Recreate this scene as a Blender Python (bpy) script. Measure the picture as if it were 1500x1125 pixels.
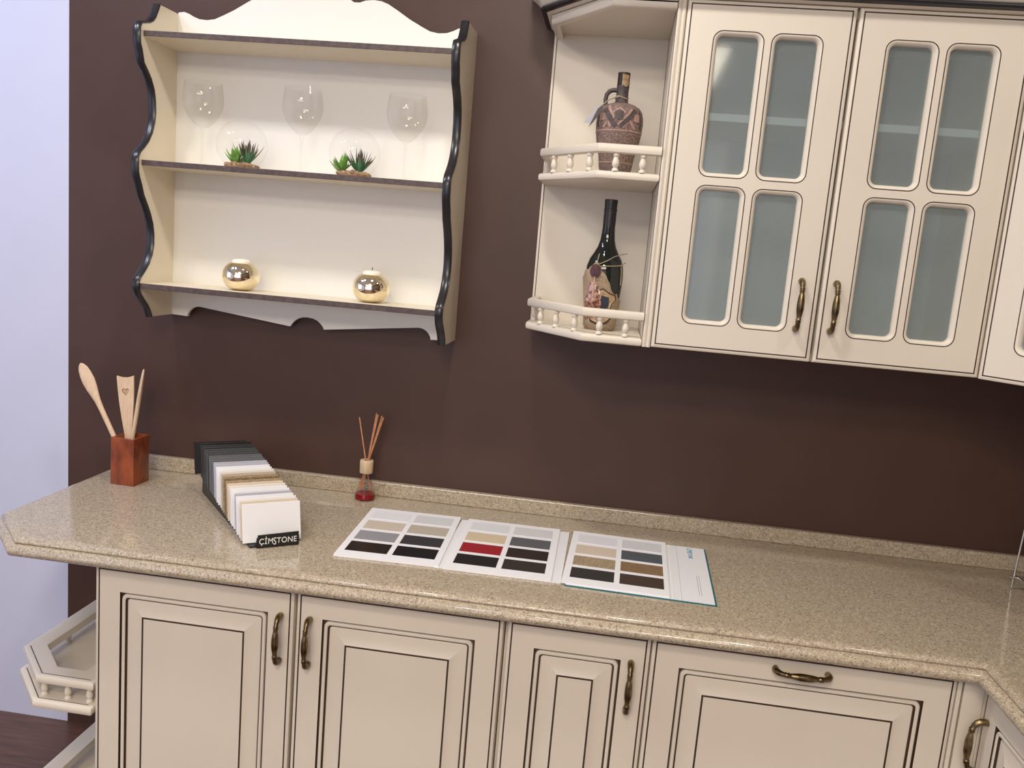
import bpy, bmesh, math, random
from mathutils import Vector, Matrix
from mathutils.geometry import tessellate_polygon

random.seed(7)
scn = bpy.context.scene
for o in list(bpy.data.objects):
    bpy.data.objects.remove(o, do_unlink=True)
COL = scn.collection
PI = math.pi

# ------------------------------------------------------------------ camera
cam_d = bpy.data.cameras.new('camera')
cam = bpy.data.objects.new('camera', cam_d)
COL.objects.link(cam)
_r = Vector((0.988996302, 0.122264045, 0.083293561))
_u = Vector((-0.100741018, 0.144265736, 0.984397605))
_f = Vector((-0.108340026, 0.981956670, -0.154995284))
cam.matrix_world = Matrix(((_r.x, _u.x, -_f.x, 0.183426), (_r.y, _u.y, -_f.y, -2.252475),
                           (_r.z, _u.z, -_f.z, 1.544679), (0, 0, 0, 1)))
cam_d.sensor_width = 36
cam_d.lens = 1240.84 / 1500 * 36
cam_d.clip_start = 0.02
scn.camera = cam

# ------------------------------------------------------------------ world, lights, exposure
w = bpy.data.worlds.new('daylight'); scn.world = w
w.use_nodes = True
w.node_tree.nodes['Background'].inputs[0].default_value = (0.72, 0.80, 1.0, 1)
w.node_tree.nodes['Background'].inputs[1].default_value = 0.9
scn.view_settings.view_transform = 'Standard'
scn.view_settings.look = 'None'
scn.view_settings.gamma = 1
scn.view_settings.use_curve_mapping = False
scn.view_settings.exposure = 0.15

def area(name, loc, aim, sx, sy, power, col, spread=PI):
    d = bpy.data.lights.new(name, 'AREA'); d.shape = 'RECTANGLE'
    d.size = sx; d.size_y = sy; d.energy = power; d.color = col; d.spread = spread
    o = bpy.data.objects.new(name, d); COL.objects.link(o)
    o.location = loc
    o.rotation_euler = (Vector(aim) - Vector(loc)).to_track_quat('-Z', 'Y').to_euler()
    return o
SOFT = (1.0, 0.94, 0.86); WARM = (1.0, 0.87, 0.70); DAY = (0.62, 0.72, 1.0)
area('ceiling_or_fill_lamp', (-0.13, -0.94, 2.77), (-0.13, -0.94, 0), 0.14, 0.14, 11, SOFT)
area('ceiling_or_fill_lamp', (1.10, -1.00, 2.77), (1.10, -1.00, 0), 0.14, 0.14, 4.5, SOFT)
area('ceiling_or_fill_lamp', (-1.25, -0.94, 2.77), (-1.25, -0.94, 0), 0.14, 0.14, 8, SOFT)
area('ceiling_or_fill_lamp', (-1.80, -0.90, 2.77), (-1.80, -0.85, 0), 0.30, 0.30, 10, DAY)  # added cool fill, not a known fixture: turns the white wall lavender from above
area('ceiling_or_fill_lamp', (-0.1, -2.8, 2.77), (-0.1, -2.8, 0), 0.5, 0.5, 30, WARM)
area('wall_sheen_fill', (-0.4, -4.0, 2.77), (-0.4, -3.9, 0), 2.2, 0.9, 80, WARM)  # added unseen panel, raises the sheen on the upper brown wall
area('window_daylight', (-2.93, -1.75, 1.60), (-0.8, -1.0, 1.4), 1.5, 1.4, 5, DAY)
area('shopfront_daylight', (-0.6, -4.93, 1.5), (-0.6, 0, 1.4), 3.0, 1.9, 13, (0.95, 0.95, 1.0))

# ------------------------------------------------------------------ materials
def mat(name, col, rough=0.5, metal=0.0, spec=0.5, coat=0.0, coat_rough=0.1):
    m = bpy.data.materials.new(name); m.use_nodes = True
    b = m.node_tree.nodes['Principled BSDF']
    b.inputs['Base Color'].default_value = (*col, 1); b.inputs['Roughness'].default_value = rough
    b.inputs['Metallic'].default_value = metal; b.inputs['Specular IOR Level'].default_value = spec
    b.inputs['Coat Weight'].default_value = coat; b.inputs['Coat Roughness'].default_value = coat_rough
    return m
def noise_mat(name, c1, c2, scale=20, rough=0.5, lo=0.35, hi=0.65, stretch=(1, 1, 1), bump=0.0, metal=0, detail=4, **k):
    m = mat(name, c1, rough, metal, **k); t = m.node_tree; N = t.nodes; L = t.links; b = N['Principled BSDF']
    tc = N.new('ShaderNodeTexCoord'); mp = N.new('ShaderNodeMapping'); mp.inputs['Scale'].default_value = stretch
    nz = N.new('ShaderNodeTexNoise'); nz.inputs['Scale'].default_value = scale; nz.inputs['Detail'].default_value = detail
    cr = N.new('ShaderNodeValToRGB'); cr.color_ramp.elements[0].position = lo; cr.color_ramp.elements[1].position = hi
    cr.color_ramp.elements[0].color = (*c1, 1); cr.color_ramp.elements[1].color = (*c2, 1)
    L.new(tc.outputs['Object'], mp.inputs[0]); L.new(mp.outputs[0], nz.inputs['Vector'])
    L.new(nz.outputs[0], cr.inputs[0]); L.new(cr.outputs[0], b.inputs['Base Color'])
    if bump:
        bp = N.new('ShaderNodeBump'); bp.inputs['Strength'].default_value = bump; bp.inputs['Distance'].default_value = 0.002
        L.new(nz.outputs[0], bp.inputs['Height']); L.new(bp.outputs[0], b.inputs['Normal'])
    return m
def speckle_mat(name, base, mid, dark, light, scale, rough, dark_amt=0.12, light_amt=0.2):
    """stone: every grain of a fine cell pattern gets its own tone"""
    m = mat(name, base, rough); t = m.node_tree; N = t.nodes; L = t.links; b = N['Principled BSDF']
    tc = N.new('ShaderNodeTexCoord')
    vo = N.new('ShaderNodeTexVoronoi'); vo.inputs['Scale'].default_value = scale
    L.new(tc.outputs['Object'], vo.inputs['Vector'])
    sp = N.new('ShaderNodeSeparateColor'); L.new(vo.outputs['Color'], sp.inputs[0])
    cr = N.new('ShaderNodeValToRGB'); e = cr.color_ramp.elements; cr.color_ramp.interpolation = 'CONSTANT'
    e[0].position = 0; e[0].color = (*dark, 1)
    e[1].position = dark_amt; e[1].color = (*mid, 1)
    x = e.new(dark_amt + 0.25); x.color = (*base, 1)
    x = e.new(1 - light_amt); x.color = (*light, 1)
    L.new(sp.outputs[0], cr.inputs[0])
    nz = N.new('ShaderNodeTexNoise'); nz.inputs['Scale'].default_value = scale * 0.22; nz.inputs['Detail'].default_value = 3
    L.new(tc.outputs['Object'], nz.inputs['Vector'])
    mx = N.new('ShaderNodeMix'); mx.data_type = 'RGBA'; mx.blend_type = 'MIX'
    r2 = N.new('ShaderNodeValToRGB'); r2.color_ramp.elements[0].position = 0.3; r2.color_ramp.elements[1].position = 0.7
    r2.color_ramp.elements[0].color = (*[c * 0.82 for c in base], 1); r2.color_ramp.elements[1].color = (*[min(1, c * 1.1) for c in base], 1)
    L.new(nz.outputs[0], r2.inputs[0])
    mx.inputs[0].default_value = 0.46
    L.new(cr.outputs[0], mx.inputs[6]); L.new(r2.outputs[0], mx.inputs[7]); L.new(mx.outputs[2], b.inputs['Base Color'])
    return m
def thin_glass(name, tint=(1, 1, 1), edge=0.55, rough=0.0):
    m = bpy.data.materials.new(name); m.use_nodes = True; t = m.node_tree; N = t.nodes; L = t.links
    N.remove(N['Principled BSDF']); out = N['Material Output']
    tr = N.new('ShaderNodeBsdfTransparent'); tr.inputs[0].default_value = (*tint, 1)
    gl = N.new('ShaderNodeBsdfGlossy'); gl.inputs['Roughness'].default_value = rough
    fr = N.new('ShaderNodeLayerWeight'); fr.inputs['Blend'].default_value = 0.5
    pw = N.new('ShaderNodeMath'); pw.operation = 'POWER'; pw.inputs[1].default_value = 4.0
    L.new(fr.outputs['Facing'], pw.inputs[0])
    ml = N.new('ShaderNodeMath'); ml.operation = 'MULTIPLY_ADD'; ml.inputs[1].default_value = edge; ml.inputs[2].default_value = 0.018
    L.new(pw.outputs[0], ml.inputs[0])
    mx = N.new('ShaderNodeMixShader'); L.new(ml.outputs[0], mx.inputs[0]); L.new(tr.outputs[0], mx.inputs[1]); L.new(gl.outputs[0], mx.inputs[2])
    L.new(mx.outputs[0], out.inputs[0])
    return m
def frosted(name):
    m = bpy.data.materials.new(name); m.use_nodes = True; t = m.node_tree; N = t.nodes; L = t.links
    N.remove(N['Principled BSDF']); out = N['Material Output']
    tr = N.new('ShaderNodeBsdfTransparent'); tr.inputs[0].default_value = (0.88, 0.93, 0.93, 1)
    df = N.new('ShaderNodeBsdfDiffuse'); df.inputs[0].default_value = (0.60, 0.67, 0.67, 1)
    m1 = N.new('ShaderNodeMixShader'); m1.inputs[0].default_value = 0.21
    L.new(tr.outputs[0], m1.inputs[1]); L.new(df.outputs[0], m1.inputs[2])
    gl = N.new('ShaderNodeBsdfGlossy'); gl.inputs['Roughness'].default_value = 0.06
    fr = N.new('ShaderNodeFresnel'); fr.inputs[0].default_value = 1.5
    mx = N.new('ShaderNodeMixShader'); L.new(fr.outputs[0], mx.inputs[0]); L.new(m1.outputs[0], mx.inputs[1]); L.new(gl.outputs[0], mx.inputs[2])
    L.new(mx.outputs[0], out.inputs[0])
    return m

CREAM = noise_mat('cream_paint', (0.70, 0.635, 0.535), (0.73, 0.665, 0.56), 3, 0.36)
CREAM2 = mat('cream_board', (0.77, 0.69, 0.54), 0.35)
IVORY = mat('ivory_board', (0.79, 0.775, 0.73), 0.38)
GLAZE = mat('brown_glaze', (0.055, 0.032, 0.018), 0.5)
DARKTRIM = mat('black_brown_trim', (0.018, 0.017, 0.020), 0.28)
UMBER = noise_mat('umber_edge', (0.060, 0.040, 0.038), (0.10, 0.070, 0.066), 90, 0.5)
WALLBROWN = noise_mat('brown_wall_paint', (0.068, 0.0350, 0.0265), (0.074, 0.0385, 0.0295), 8, 0.42, spec=0.32)
WALLWHITE = noise_mat('white_wall_paint', (0.59, 0.61, 0.76), (0.60, 0.62, 0.77), 5, 0.6)
CEILW = mat('ceiling_paint', (0.8, 0.79, 0.77), 0.7)
FLOORM = noise_mat('brown_laminate', (0.085, 0.042, 0.032), (0.15, 0.072, 0.052), 6, 0.35, stretch=(1, 9, 1))
STONE = speckle_mat('speckled_stone', (0.44, 0.365, 0.265), (0.35, 0.285, 0.20), (0.10, 0.075, 0.050), (0.64, 0.57, 0.45), 380, 0.12, 0.09, 0.18)
BRASS = noise_mat('antique_brass', (0.10, 0.073, 0.038), (0.30, 0.23, 0.12), 60, 0.32, metal=1.0)
FROST = frosted('frosted_pane')
CLEAR = thin_glass('clear_glass', (0.997, 0.998, 0.996), 0.26)
STEMG = thin_glass('stem_glass', (0.985, 0.988, 0.985), 0.7)
GLOBEG = thin_glass('globe_glass', (0.994, 0.995, 0.993), 0.30)
FLASKG = thin_glass('flask_glass', (0.95, 0.94, 0.93), 0.6)
GOLD = mat('gold_mirror', (0.94, 0.84, 0.62), 0.05, 1.0)
WAX = mat('white_wax', (0.85, 0.80, 0.70), 0.5)
WICK = mat('wick', (0.05, 0.04, 0.03), 0.8)
BOXWOOD = noise_mat('cherry_wood', (0.11, 0.022, 0.009), (0.34, 0.078, 0.022), 30, 0.32, 0.3, 0.7, (1, 1, 0.5))
BEECH = noise_mat('beech_wood', (0.62, 0.44, 0.29), (0.70, 0.52, 0.36), 40, 0.55, stretch=(6, 6, 0.6))
PALEW = noise_mat('pale_collar_wood', (0.58, 0.42, 0.26), (0.66, 0.50, 0.32), 30, 0.5, stretch=(4, 4, 0.6))
REED = noise_mat('reed', (0.42, 0.17, 0.075), (0.55, 0.26, 0.13), 60, 0.6)
REDOIL = mat('red_oil', (0.24, 0.008, 0.012), 0.08)
BLACKP = mat('black_plastic', (0.012, 0.012, 0.013), 0.35)
WHITEINK = mat('white_ink', (0.85, 0.85, 0.85), 0.5)
PAPER = mat('white_board', (0.86, 0.86, 0.88), 0.42)
PAPER2 = mat('white_paper', (0.80, 0.80, 0.82), 0.5)
TEAL = mat('teal_cover', (0.0, 0.13, 0.165), 0.4)
TEALINK = mat('teal_ink', (0.03, 0.22, 0.32), 0.5)
GREYINK = mat('grey_ink', (0.35, 0.35, 0.37), 0.6)
CHROME = mat('chrome_wire', (0.75, 0.74, 0.74), 0.15, 1.0)
SHELFWHITE = mat('melamine_white', (0.93, 0.94, 0.95), 0.4)
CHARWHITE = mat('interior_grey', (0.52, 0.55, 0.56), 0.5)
GRAVEL = noise_mat('gravel', (0.20, 0.11, 0.06), (0.48, 0.33, 0.21), 160, 0.8)
def plant_mat(name, c1, c2, z0, z1):
    """green at the root of the leaf, another pigment towards the leaf tip"""
    m = mat(name, c1, 0.45); t = m.node_tree; N = t.nodes; L = t.links
    at = N.new('ShaderNodeAttribute'); at.attribute_name = 'tip'
    mx = N.new('ShaderNodeMix'); mx.data_type = 'RGBA'
    mr = N.new('ShaderNodeMapRange'); mr.inputs[1].default_value = z0; mr.inputs[2].default_value = z1
    L.new(at.outputs['Fac'], mr.inputs[0]); L.new(mr.outputs[0], mx.inputs[0])
    mx.inputs[6].default_value = (*c1, 1); mx.inputs[7].default_value = (*c2, 1)
    L.new(mx.outputs[2], N['Principled BSDF'].inputs['Base Color'])
    return m
GREENLEAF = plant_mat('green_leaf', (0.10, 0.30, 0.045), (0.20, 0.42, 0.08), 0.0, 1.0)
TEALLEAF = plant_mat('blue_green_leaf', (0.055, 0.20, 0.085), (0.13, 0.055, 0.055), 0.35, 0.9)
CLAY = noise_mat('brown_clay', (0.11, 0.072, 0.062), (0.27, 0.185, 0.160), 230, 0.75, bump=0.4)
CLAYDARK = noise_mat('dark_clay', (0.055, 0.040, 0.040), (0.085, 0.064, 0.062), 120, 0.6)
CLAYPINK = noise_mat('pink_clay', (0.33, 0.20, 0.165), (0.40, 0.26, 0.21), 140, 0.7)
NECKLABEL = mat('brown_foil', (0.035, 0.018, 0.012), 0.35)
TAN = noise_mat('tan_print', (0.35, 0.22, 0.11), (0.55, 0.40, 0.24), 120, 0.6)
TWINE = noise_mat('twine', (0.26, 0.20, 0.12), (0.42, 0.34, 0.22), 300, 0.9)
TAGGREY = mat('grey_card', (0.42, 0.42, 0.46), 0.6)
TAGDARK = mat('dark_card', (0.075, 0.055, 0.05), 0.6)
BOTTLEG = mat('dark_green_glass', (0.010, 0.014, 0.012), 0.07, 0, 0.6)
CAPSULE = mat('black_capsule', (0.018, 0.015, 0.017), 0.38)
BURLAP = noise_mat('burlap', (0.28, 0.20, 0.125), (0.42, 0.32, 0.215), 260, 0.9, bump=0.5)
SEALWAX = noise_mat('dark_red_seal', (0.050, 0.017, 0.018), (0.085, 0.030, 0.030), 120, 0.4)
COPPER = noise_mat('copper_relief', (0.36, 0.15, 0.10), (0.95, 0.64, 0.52), 110, 0.22, metal=1.0, bump=0.8)
BLACKINK = mat('black_print', (0.015, 0.013, 0.013), 0.5)
NAVY = mat('navy_print', (0.03, 0.04, 0.06), 0.4)

# ------------------------------------------------------------------ mesh helpers
class MB:
    """collects geometry (with a material slot per face) and links it as ONE mesh object"""
    def __init__(s): s.v = []; s.f = []; s.m = []; s.mats = []; s.tip = {}
    def slot(s, m):
        if m not in s.mats: s.mats.append(m)
        return s.mats.index(m)
    def add(s, verts, faces, m):
        o = len(s.v); s.v += [Vector(p) for p in verts]; k = s.slot(m)
        for f in faces: s.f.append(tuple(i + o for i in f)); s.m.append(k)
        return o
    def loop(s, pts): o = len(s.v); s.v += [Vector(p) for p in pts]; return list(range(o, o + len(pts)))
    def bridge(s, a, b, m, closed=True):
        k = s.slot(m); n = len(a)
        for i in range(n if closed else n - 1):
            j = (i + 1) % n
            s.f.append((a[i], a[j], b[j], b[i])); s.m.append(k)
    def face(s, idx, m): s.f.append(tuple(idx)); s.m.append(s.slot(m))
    def box(s, lo, hi, m, r=0.0, M=None):
        x0, y0, z0 = lo; x1, y1, z1 = hi
        bm = bmesh.new(); bmesh.ops.create_cube(bm, size=1)
        for q in bm.verts: q.co = Vector(((x0 + x1) / 2 + q.co.x * (x1 - x0), (y0 + y1) / 2 + q.co.y * (y1 - y0), (z0 + z1) / 2 + q.co.z * (z1 - z0)))
        if r > 0: bmesh.ops.bevel(bm, geom=list(bm.edges), offset=r, segments=2, profile=0.5, affect='EDGES')
        if M is not None:
            for q in bm.verts: q.co = M @ q.co
        bm.verts.index_update()
        s.add([q.co.copy() for q in bm.verts], [[q.index for q in f.verts] for f in bm.faces], m); bm.free()
    def lathe(s, prof, m, c=(0, 0, 0), n=36, arc=None):
        """prof: (r, z[, material]) from bottom to top"""
        rings = []
        for p in prof:
            r = max(p[0], 0.00005)
            rings.append(s.loop([(c[0] + r * math.cos(2 * PI * i / n), c[1] + r * math.sin(2 * PI * i / n), c[2] + p[1]) for i in range(n)]))
        for i in range(len(prof) - 1):
            s.bridge(rings[i], rings[i + 1], prof[i][2] if len(prof[i]) > 2 else m)
        return rings
    def tube(s, pts, rad, m, n=10, cap=True, squash=None):
        pts = [Vector(p) for p in pts]
        if not hasattr(rad, '__len__'): rad = [rad] * len(pts)
        t0 = (pts[1] - pts[0]).normalized(); a = t0.orthogonal().normalized(); rings = []
        for i, p in enumerate(pts):
            t = (pts[min(i + 1, len(pts) - 1)] - pts[max(i - 1, 0)]).normalized()
            a = (a - t * a.dot(t)).normalized(); b = t.cross(a)
            rings.append(s.loop([p + rad[i] * (math.cos(2 * PI * k / n) * a + math.sin(2 * PI * k / n) * b) for k in range(n)]))
        for i in range(len(rings) - 1): s.bridge(rings[i], rings[i + 1], m)
        if cap: s.face(rings[0][::-1], m); s.face(rings[-1], m)
    def prism(s, poly, fn0, fn1, m, mside=None, caps=True):
        """poly: list of 2-D points; fn0/fn1 map a 2-D point to the two end caps"""
        a = s.loop([fn0(p) for p in poly]); b = s.loop([fn1(p) for p in poly])
        s.bridge(a, b, mside or m)
        if caps:
            tri = tessellate_polygon([[Vector((p[0], p[1], 0)) for p in poly]])
            for t in tri: s.face([a[i] for i in t], m); s.face([b[i] for i in t][::-1], m)
    def build(s, name, parent=None, loc=(0, 0, 0), smooth=35, origin=None):
        me = bpy.data.meshes.new(name)
        o3 = Vector(origin) if origin is not None else Vector((0, 0, 0))
        me.from_pydata([tuple(v - o3) for v in s.v], [], s.f)
        for q in s.mats: me.materials.append(q)
        for p, k in zip(me.polygons, s.m): p.material_index = k
        if s.tip:
            at = me.attributes.new('tip', 'FLOAT', 'POINT')
            for i, val in s.tip.items(): at.data[i].value = val
        bm = bmesh.new(); bm.from_mesh(me)
        bmesh.ops.remove_doubles(bm, verts=bm.verts, dist=0.00002)
        bmesh.ops.dissolve_degenerate(bm, dist=0.00001, edges=bm.edges)
        bmesh.ops.recalc_face_normals(bm, faces=bm.faces)
        bm.to_mesh(me); bm.free()
        if smooth:
            for p in me.polygons: p.use_smooth = True
            me.set_sharp_from_angle(angle=math.radians(smooth))
        me.update()
        ob = bpy.data.objects.new(name, me); COL.objects.link(ob)
        ob.location = loc
        if parent is not None: ob.parent = parent
        return ob

def tag(o, label, cat, group=None):
    o['label'] = label; o['category'] = cat
    if group: o['group'] = group
    return o
def thing(name, label, cat, loc=(0, 0, 0), rotz=0, group=None):
    o = bpy.data.objects.new(name, None); COL.objects.link(o); o.empty_display_size = 0.05
    o.location = loc; o.rotation_euler = (0, 0, rotz)
    return tag(o, label, cat, group)
def struct(o): o['kind'] = 'structure'; return o
def lab(o, text): o['label'] = text; return o

def rrect(x0, z0, x1, z1, r, n=5):
    """rounded rectangle, counter-clockwise, always 4*(n+1) points"""
    r = max(r, 0.0003); P = []
    for cx, cz, a0 in ((x1 - r, z0 + r, -PI / 2), (x1 - r, z1 - r, 0), (x0 + r, z1 - r, PI / 2), (x0 + r, z0 + r, PI)):
        for i in range(n + 1):
            a = a0 + PI / 2 * i / n
            P.append((cx + r * math.cos(a), cz + r * math.sin(a)))
    return P
def offset_poly(P, d):
    """mitred inward offset of a counter-clockwise polygon"""
    n = len(P); R = []
    for i in range(n):
        p0 = Vector(P[i - 1]); p1 = Vector(P[i]); p2 = Vector(P[(i + 1) % n])
        e1 = (p1 - p0).normalized(); e2 = (p2 - p1).normalized()
        n1 = Vector((-e1.y, e1.x)); n2 = Vector((-e2.y, e2.x))
        R.append(tuple(p1 + (n1 + n2) * (d / (1 + n1.dot(n2)))))
    return R
def offset_path(P, d):
    """mitred offset of an open 2-D path to its left"""
    n = len(P); R = []
    for i in range(n):
        p1 = Vector(P[i])
        e1 = (p1 - Vector(P[i - 1])).normalized() if i else None
        e2 = (Vector(P[i + 1]) - p1).normalized() if i < n - 1 else None
        if e1 is None: e1 = e2
        if e2 is None: e2 = e1
        n1 = Vector((-e1.y, e1.x)); n2 = Vector((-e2.y, e2.x))
        R.append(tuple(p1 + (n1 + n2) * (d / (1 + n1.dot(n2)))))
    return R
def slab(mb, P, z0, z1, r, m, line=None, line_in=0.012, keep=(2, 3)):
    """board with rounded edges from a CCW outline; line = a thin glazed line on the top face near the edge"""
    prof = [(r, z0), (r * 0.3, z0 + r * 0.3), (0, z0 + r), (0, z1 - r), (r * 0.3, z1 - r * 0.3), (r, z1)]
    L = [mb.loop([(x, y, z) for x, y in offset_poly(P, d)]) for d, z in prof]
    for a, b in zip(L, L[1:]): mb.bridge(a, b, m)
    tri = tessellate_polygon([[Vector((x, y, 0)) for x, y in P]])
    for t in tri: mb.face([L[0][i] for i in t][::-1], m)
    if line:
        a = mb.loop([(x, y, z1) for x, y in offset_poly(P, line_in)])
        b = mb.loop([(x, y, z1) for x, y in offset_poly(P, line_in + 0.0022)])
        mb.bridge(L[-1], a, m); top = b
        for i in range(len(a)):
            k = (i + 1) % len(a); mb.face((a[i], a[k], b[k], b[i]), line if i in keep else m)
    else: top = L[-1]
    for t in tri: mb.face([top[i] for i in t], m)
def sweep(mb, path, prof, m, closed=False):
    """profile (offset_left, z, material) swept along a plan path with mitred corners"""
    L = [mb.loop([(x, y, p[1]) for x, y in offset_path(path, p[0])]) for p in prof]
    for i in range(len(L) - 1):
        mb.bridge(L[i], L[i + 1], prof[i][2] if len(prof[i]) > 2 else m, closed=False)

# ------------------------------------------------------------------ the setting
PAINT_X = -1.3535
b = MB(); b.box((PAINT_X, 0, 0), (1.60, 0.12, 2.8), WALLBROWN); struct(b.build('wall_back'))
b = MB(); b.box((-3.0, 0, 0), (PAINT_X, 0.12, 2.8), WALLWHITE); struct(b.build('wall_back_white'))
b = MB(); b.box((-3.1, -5.1, -0.1), (1.70, 0.12, 0), FLOORM); struct(b.build('floor'))
b = MB(); b.box((-3.1, -5.1, 2.8), (1.70, 0.12, 2.9), CEILW); struct(b.build('ceiling'))
b = MB(); b.box((1.58, -5.1, 0), (1.70, 0, 2.8), WALLBROWN); struct(b.build('wall_right'))
b = MB()
for lo, hi in (((-3.1, -5.1, 0), (-3.0, -2.5, 2.8)), ((-3.1, -1.0, 0), (-3.0, 0.12, 2.8)), ((-3.1, -2.5, 0), (-3.0, -1.0, 0.8)), ((-3.1, -2.5, 2.3), (-3.0, -1.0, 2.8))):
    b.box(lo, hi, WALLWHITE)
struct(b.build('wall_left'))
b = MB()
for lo, hi in (((-3.0, -5.1, 0), (-2.1, -5.0, 2.8)), ((0.9, -5.1, 0), (1.58, -5.0, 2.8)), ((-2.1, -5.1, 0), (0.9, -5.0, 0.55)), ((-2.1, -5.1, 2.45), (0.9, -5.0, 2.8))):
    b.box(lo, hi, WALLWHITE)
struct(b.build('wall_front'))
def window(name, lo, hi, axis):
    b = MB(); t = 0.06
    x0, z0 = lo; x1, z1 = hi
    def bx(a0, c0, a1, c1):
        if axis == 'x': b.box((-3.09, a0, c0), (-3.02, a1, c1), CEILW, 0.004)
        else: b.box((a0, -5.09, c0), (a1, -5.02, c1), CEILW, 0.004)
    bx(x0, z0, x0 + t, z1); bx(x1 - t, z0, x1, z1); bx(x0 + t, z0, x1 - t, z0 + t); bx(x0 + t, z1 - t, x1 - t, z1)
    xm = (x0 + x1) / 2; bx(xm - t / 2, z0 + t, xm + t / 2, z1 - t)
    return struct(b.build(name))
window('window_1', (-2.5, 0.8), (-1.0, 2.3), 'x'); window('window_2', (-2.1, 0.55), (0.9, 2.45), 'y')

# ------------------------------------------------------------------ pieces shared by the cabinets
def make_handle(parent, loc, horizontal=False):
    """antique pull: scrolled feet, ringed ends and a swelling grip"""
    half = [(0.0, 0.0510, 0.0062), (-0.006, 0.0525, 0.0068), (-0.013, 0.0520, 0.0070), (-0.020, 0.0485, 0.0063), (-0.0245, 0.0430, 0.0054), (-0.0265, 0.0375, 0.0048),
            (-0.027, 0.0362, 0.0060), (-0.0271, 0.0345, 0.0060), (-0.0273, 0.0338, 0.0046), (-0.0275, 0.0325, 0.0046), (-0.0276, 0.0316, 0.0060), (-0.0278, 0.0298, 0.0060), (-0.028, 0.0288, 0.0047),
            (-0.0283, 0.024, 0.0054), (-0.0287, 0.016, 0.0068), (-0.029, 0.008, 0.0076)]
    path = half + [(-0.029, 0.0, 0.0078)] + [(y, -z, r) for y, z, r in half[::-1]]
    mb = MB()
    pts = [((0, y, z) if not horizontal else (z, y, 0)) for y, z, r in path]
    mb.tube(pts, [p[2] for p in path], BRASS, 12)
    return lab(mb.build('handle', parent, loc, 50), 'antique brass pull handle')

def panel_door(name, Wd, Ht, parent, loc, handle=None):
    """raised-panel door; local x 0..Wd, z 0..Ht, front face at y = 0 looking to -y"""
    mb = MB()
    prof = [(0, .022, 0, CREAM), (0, .005, 0, CREAM), (.0012, .0016, 0, CREAM), (.0045, 0, 0, CREAM), (.0074, 0, 0, GLAZE), (.0077, .0018, 0, GLAZE), (.0103, .0018, 0, GLAZE), (.0106, 0, 0, CREAM),
            (.0580, 0, 0, GLAZE), (.0586, .0060, 0, GLAZE), (.0618, .0060, .0125, CREAM), (.0625, .0018, .0118, CREAM), (.0640, .0004, .0105, CREAM), (.0680, .0004, .0085, CREAM),
            (.0700, .0020, .0075, GLAZE), (.0706, .0060, .0070, GLAZE), (.0738, .0060, .0060, CREAM), (.0748, .0052, .0045, CREAM), (.0900, .0048, .001, CREAM), (.1000, .0036, .0005, CREAM), (.1090, .0006, 0, CREAM),
            (.1098, .0002, 0, GLAZE), (.1102, .0020, 0, GLAZE), (.1134, .0020, 0, GLAZE), (.1138, .0002, 0, CREAM)]
    L = [mb.loop([(x, y, z) for x, z in rrect(i, i, Wd - i, Ht - i, r)]) for i, y, r, m in prof]
    for k in range(len(L) - 1): mb.bridge(L[k], L[k + 1], prof[k][3])
    mb.face(L[-1], CREAM); mb.face(L[0][::-1], CREAM)
    d = mb.build(name, parent, loc, 30)
    if handle:
        hx, hz, hor = handle; make_handle(d, (hx, 0, hz), hor)
    return d

def glazed_door(name, Wd, Ht, parent, loc, handle=None):
    mb = MB()
    prof = [(0, .022, CREAM), (0, .005, CREAM), (.0012, .0016, CREAM), (.0045, 0, CREAM), (.0076, 0, GLAZE), (.0079, .0014, GLAZE), (.0101, .0014, GLAZE), (.0104, 0, CREAM)]
    L = [mb.loop([(x, y, z) for x, z in rrect(i, i, Wd - i, Ht - i, 0)]) for i, y, m in prof]
    for k in range(len(L) - 1): mb.bridge(L[k], L[k + 1], prof[k][2])
    e = .0595; bar = .0135
    w2 = (Wd - 2 * e - bar) / 2; h2 = (Ht - 2 * e - bar * 1.2) / 2
    rects = [(e + i * (w2 + bar), e + j * (h2 + bar * 1.2)) for j in (0, 1) for i in (0, 1)]
    hp = [(0, 0, .0215, GLAZE), (.0003, .0013, .0212, GLAZE), (.0019, .0013, .020, GLAZE), (.0022, 0, .0195, CREAM), (.0045, .0003, .018, CREAM), (.0072, .0022, .016, CREAM), (.0095, .0058, .0138, CREAM), (.0105, .0105, .0125, CREAM), (.0106, .0220, .0125, CREAM)]
    holes0 = []; holesB = []
    for x, z in rects:
        H = [mb.loop([(px, y, pz) for px, pz in rrect(x + i, z + i, x + w2 - i, z + h2 - i, r)]) for i, y, r, m in hp]
        for k in range(len(H) - 1): mb.bridge(H[k], H[k + 1], hp[k][3])
        holes0.append(H[0]); holesB.append(H[-1])
    for outer, holes in ((L[-1], holes0), (L[0], holesB)):
        idx = outer + [i for h in holes for i in h]
        tri = tessellate_polygon([[Vector((mb.v[i].x, mb.v[i].z, 0)) for i in outer]] + [[Vector((mb.v[i].x, mb.v[i].z, 0)) for i in h] for h in holes])
        for t in tri: mb.face([idx[i] for i in t], CREAM)
    d = mb.build(name, parent, loc, 30)
    for x, z in rects:
        g = MB(); g.box((x + .008, .0125, z + .008), (x + w2 - .008, .0165, z + h2 - .008), FROST)
        lab(g.build('glass_pane', d, (0, 0, 0), 0), 'grey frosted glass pane')
    if handle:
        hx, hz, hor = handle; make_handle(d, (hx, 0, hz), hor)
    return d

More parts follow.
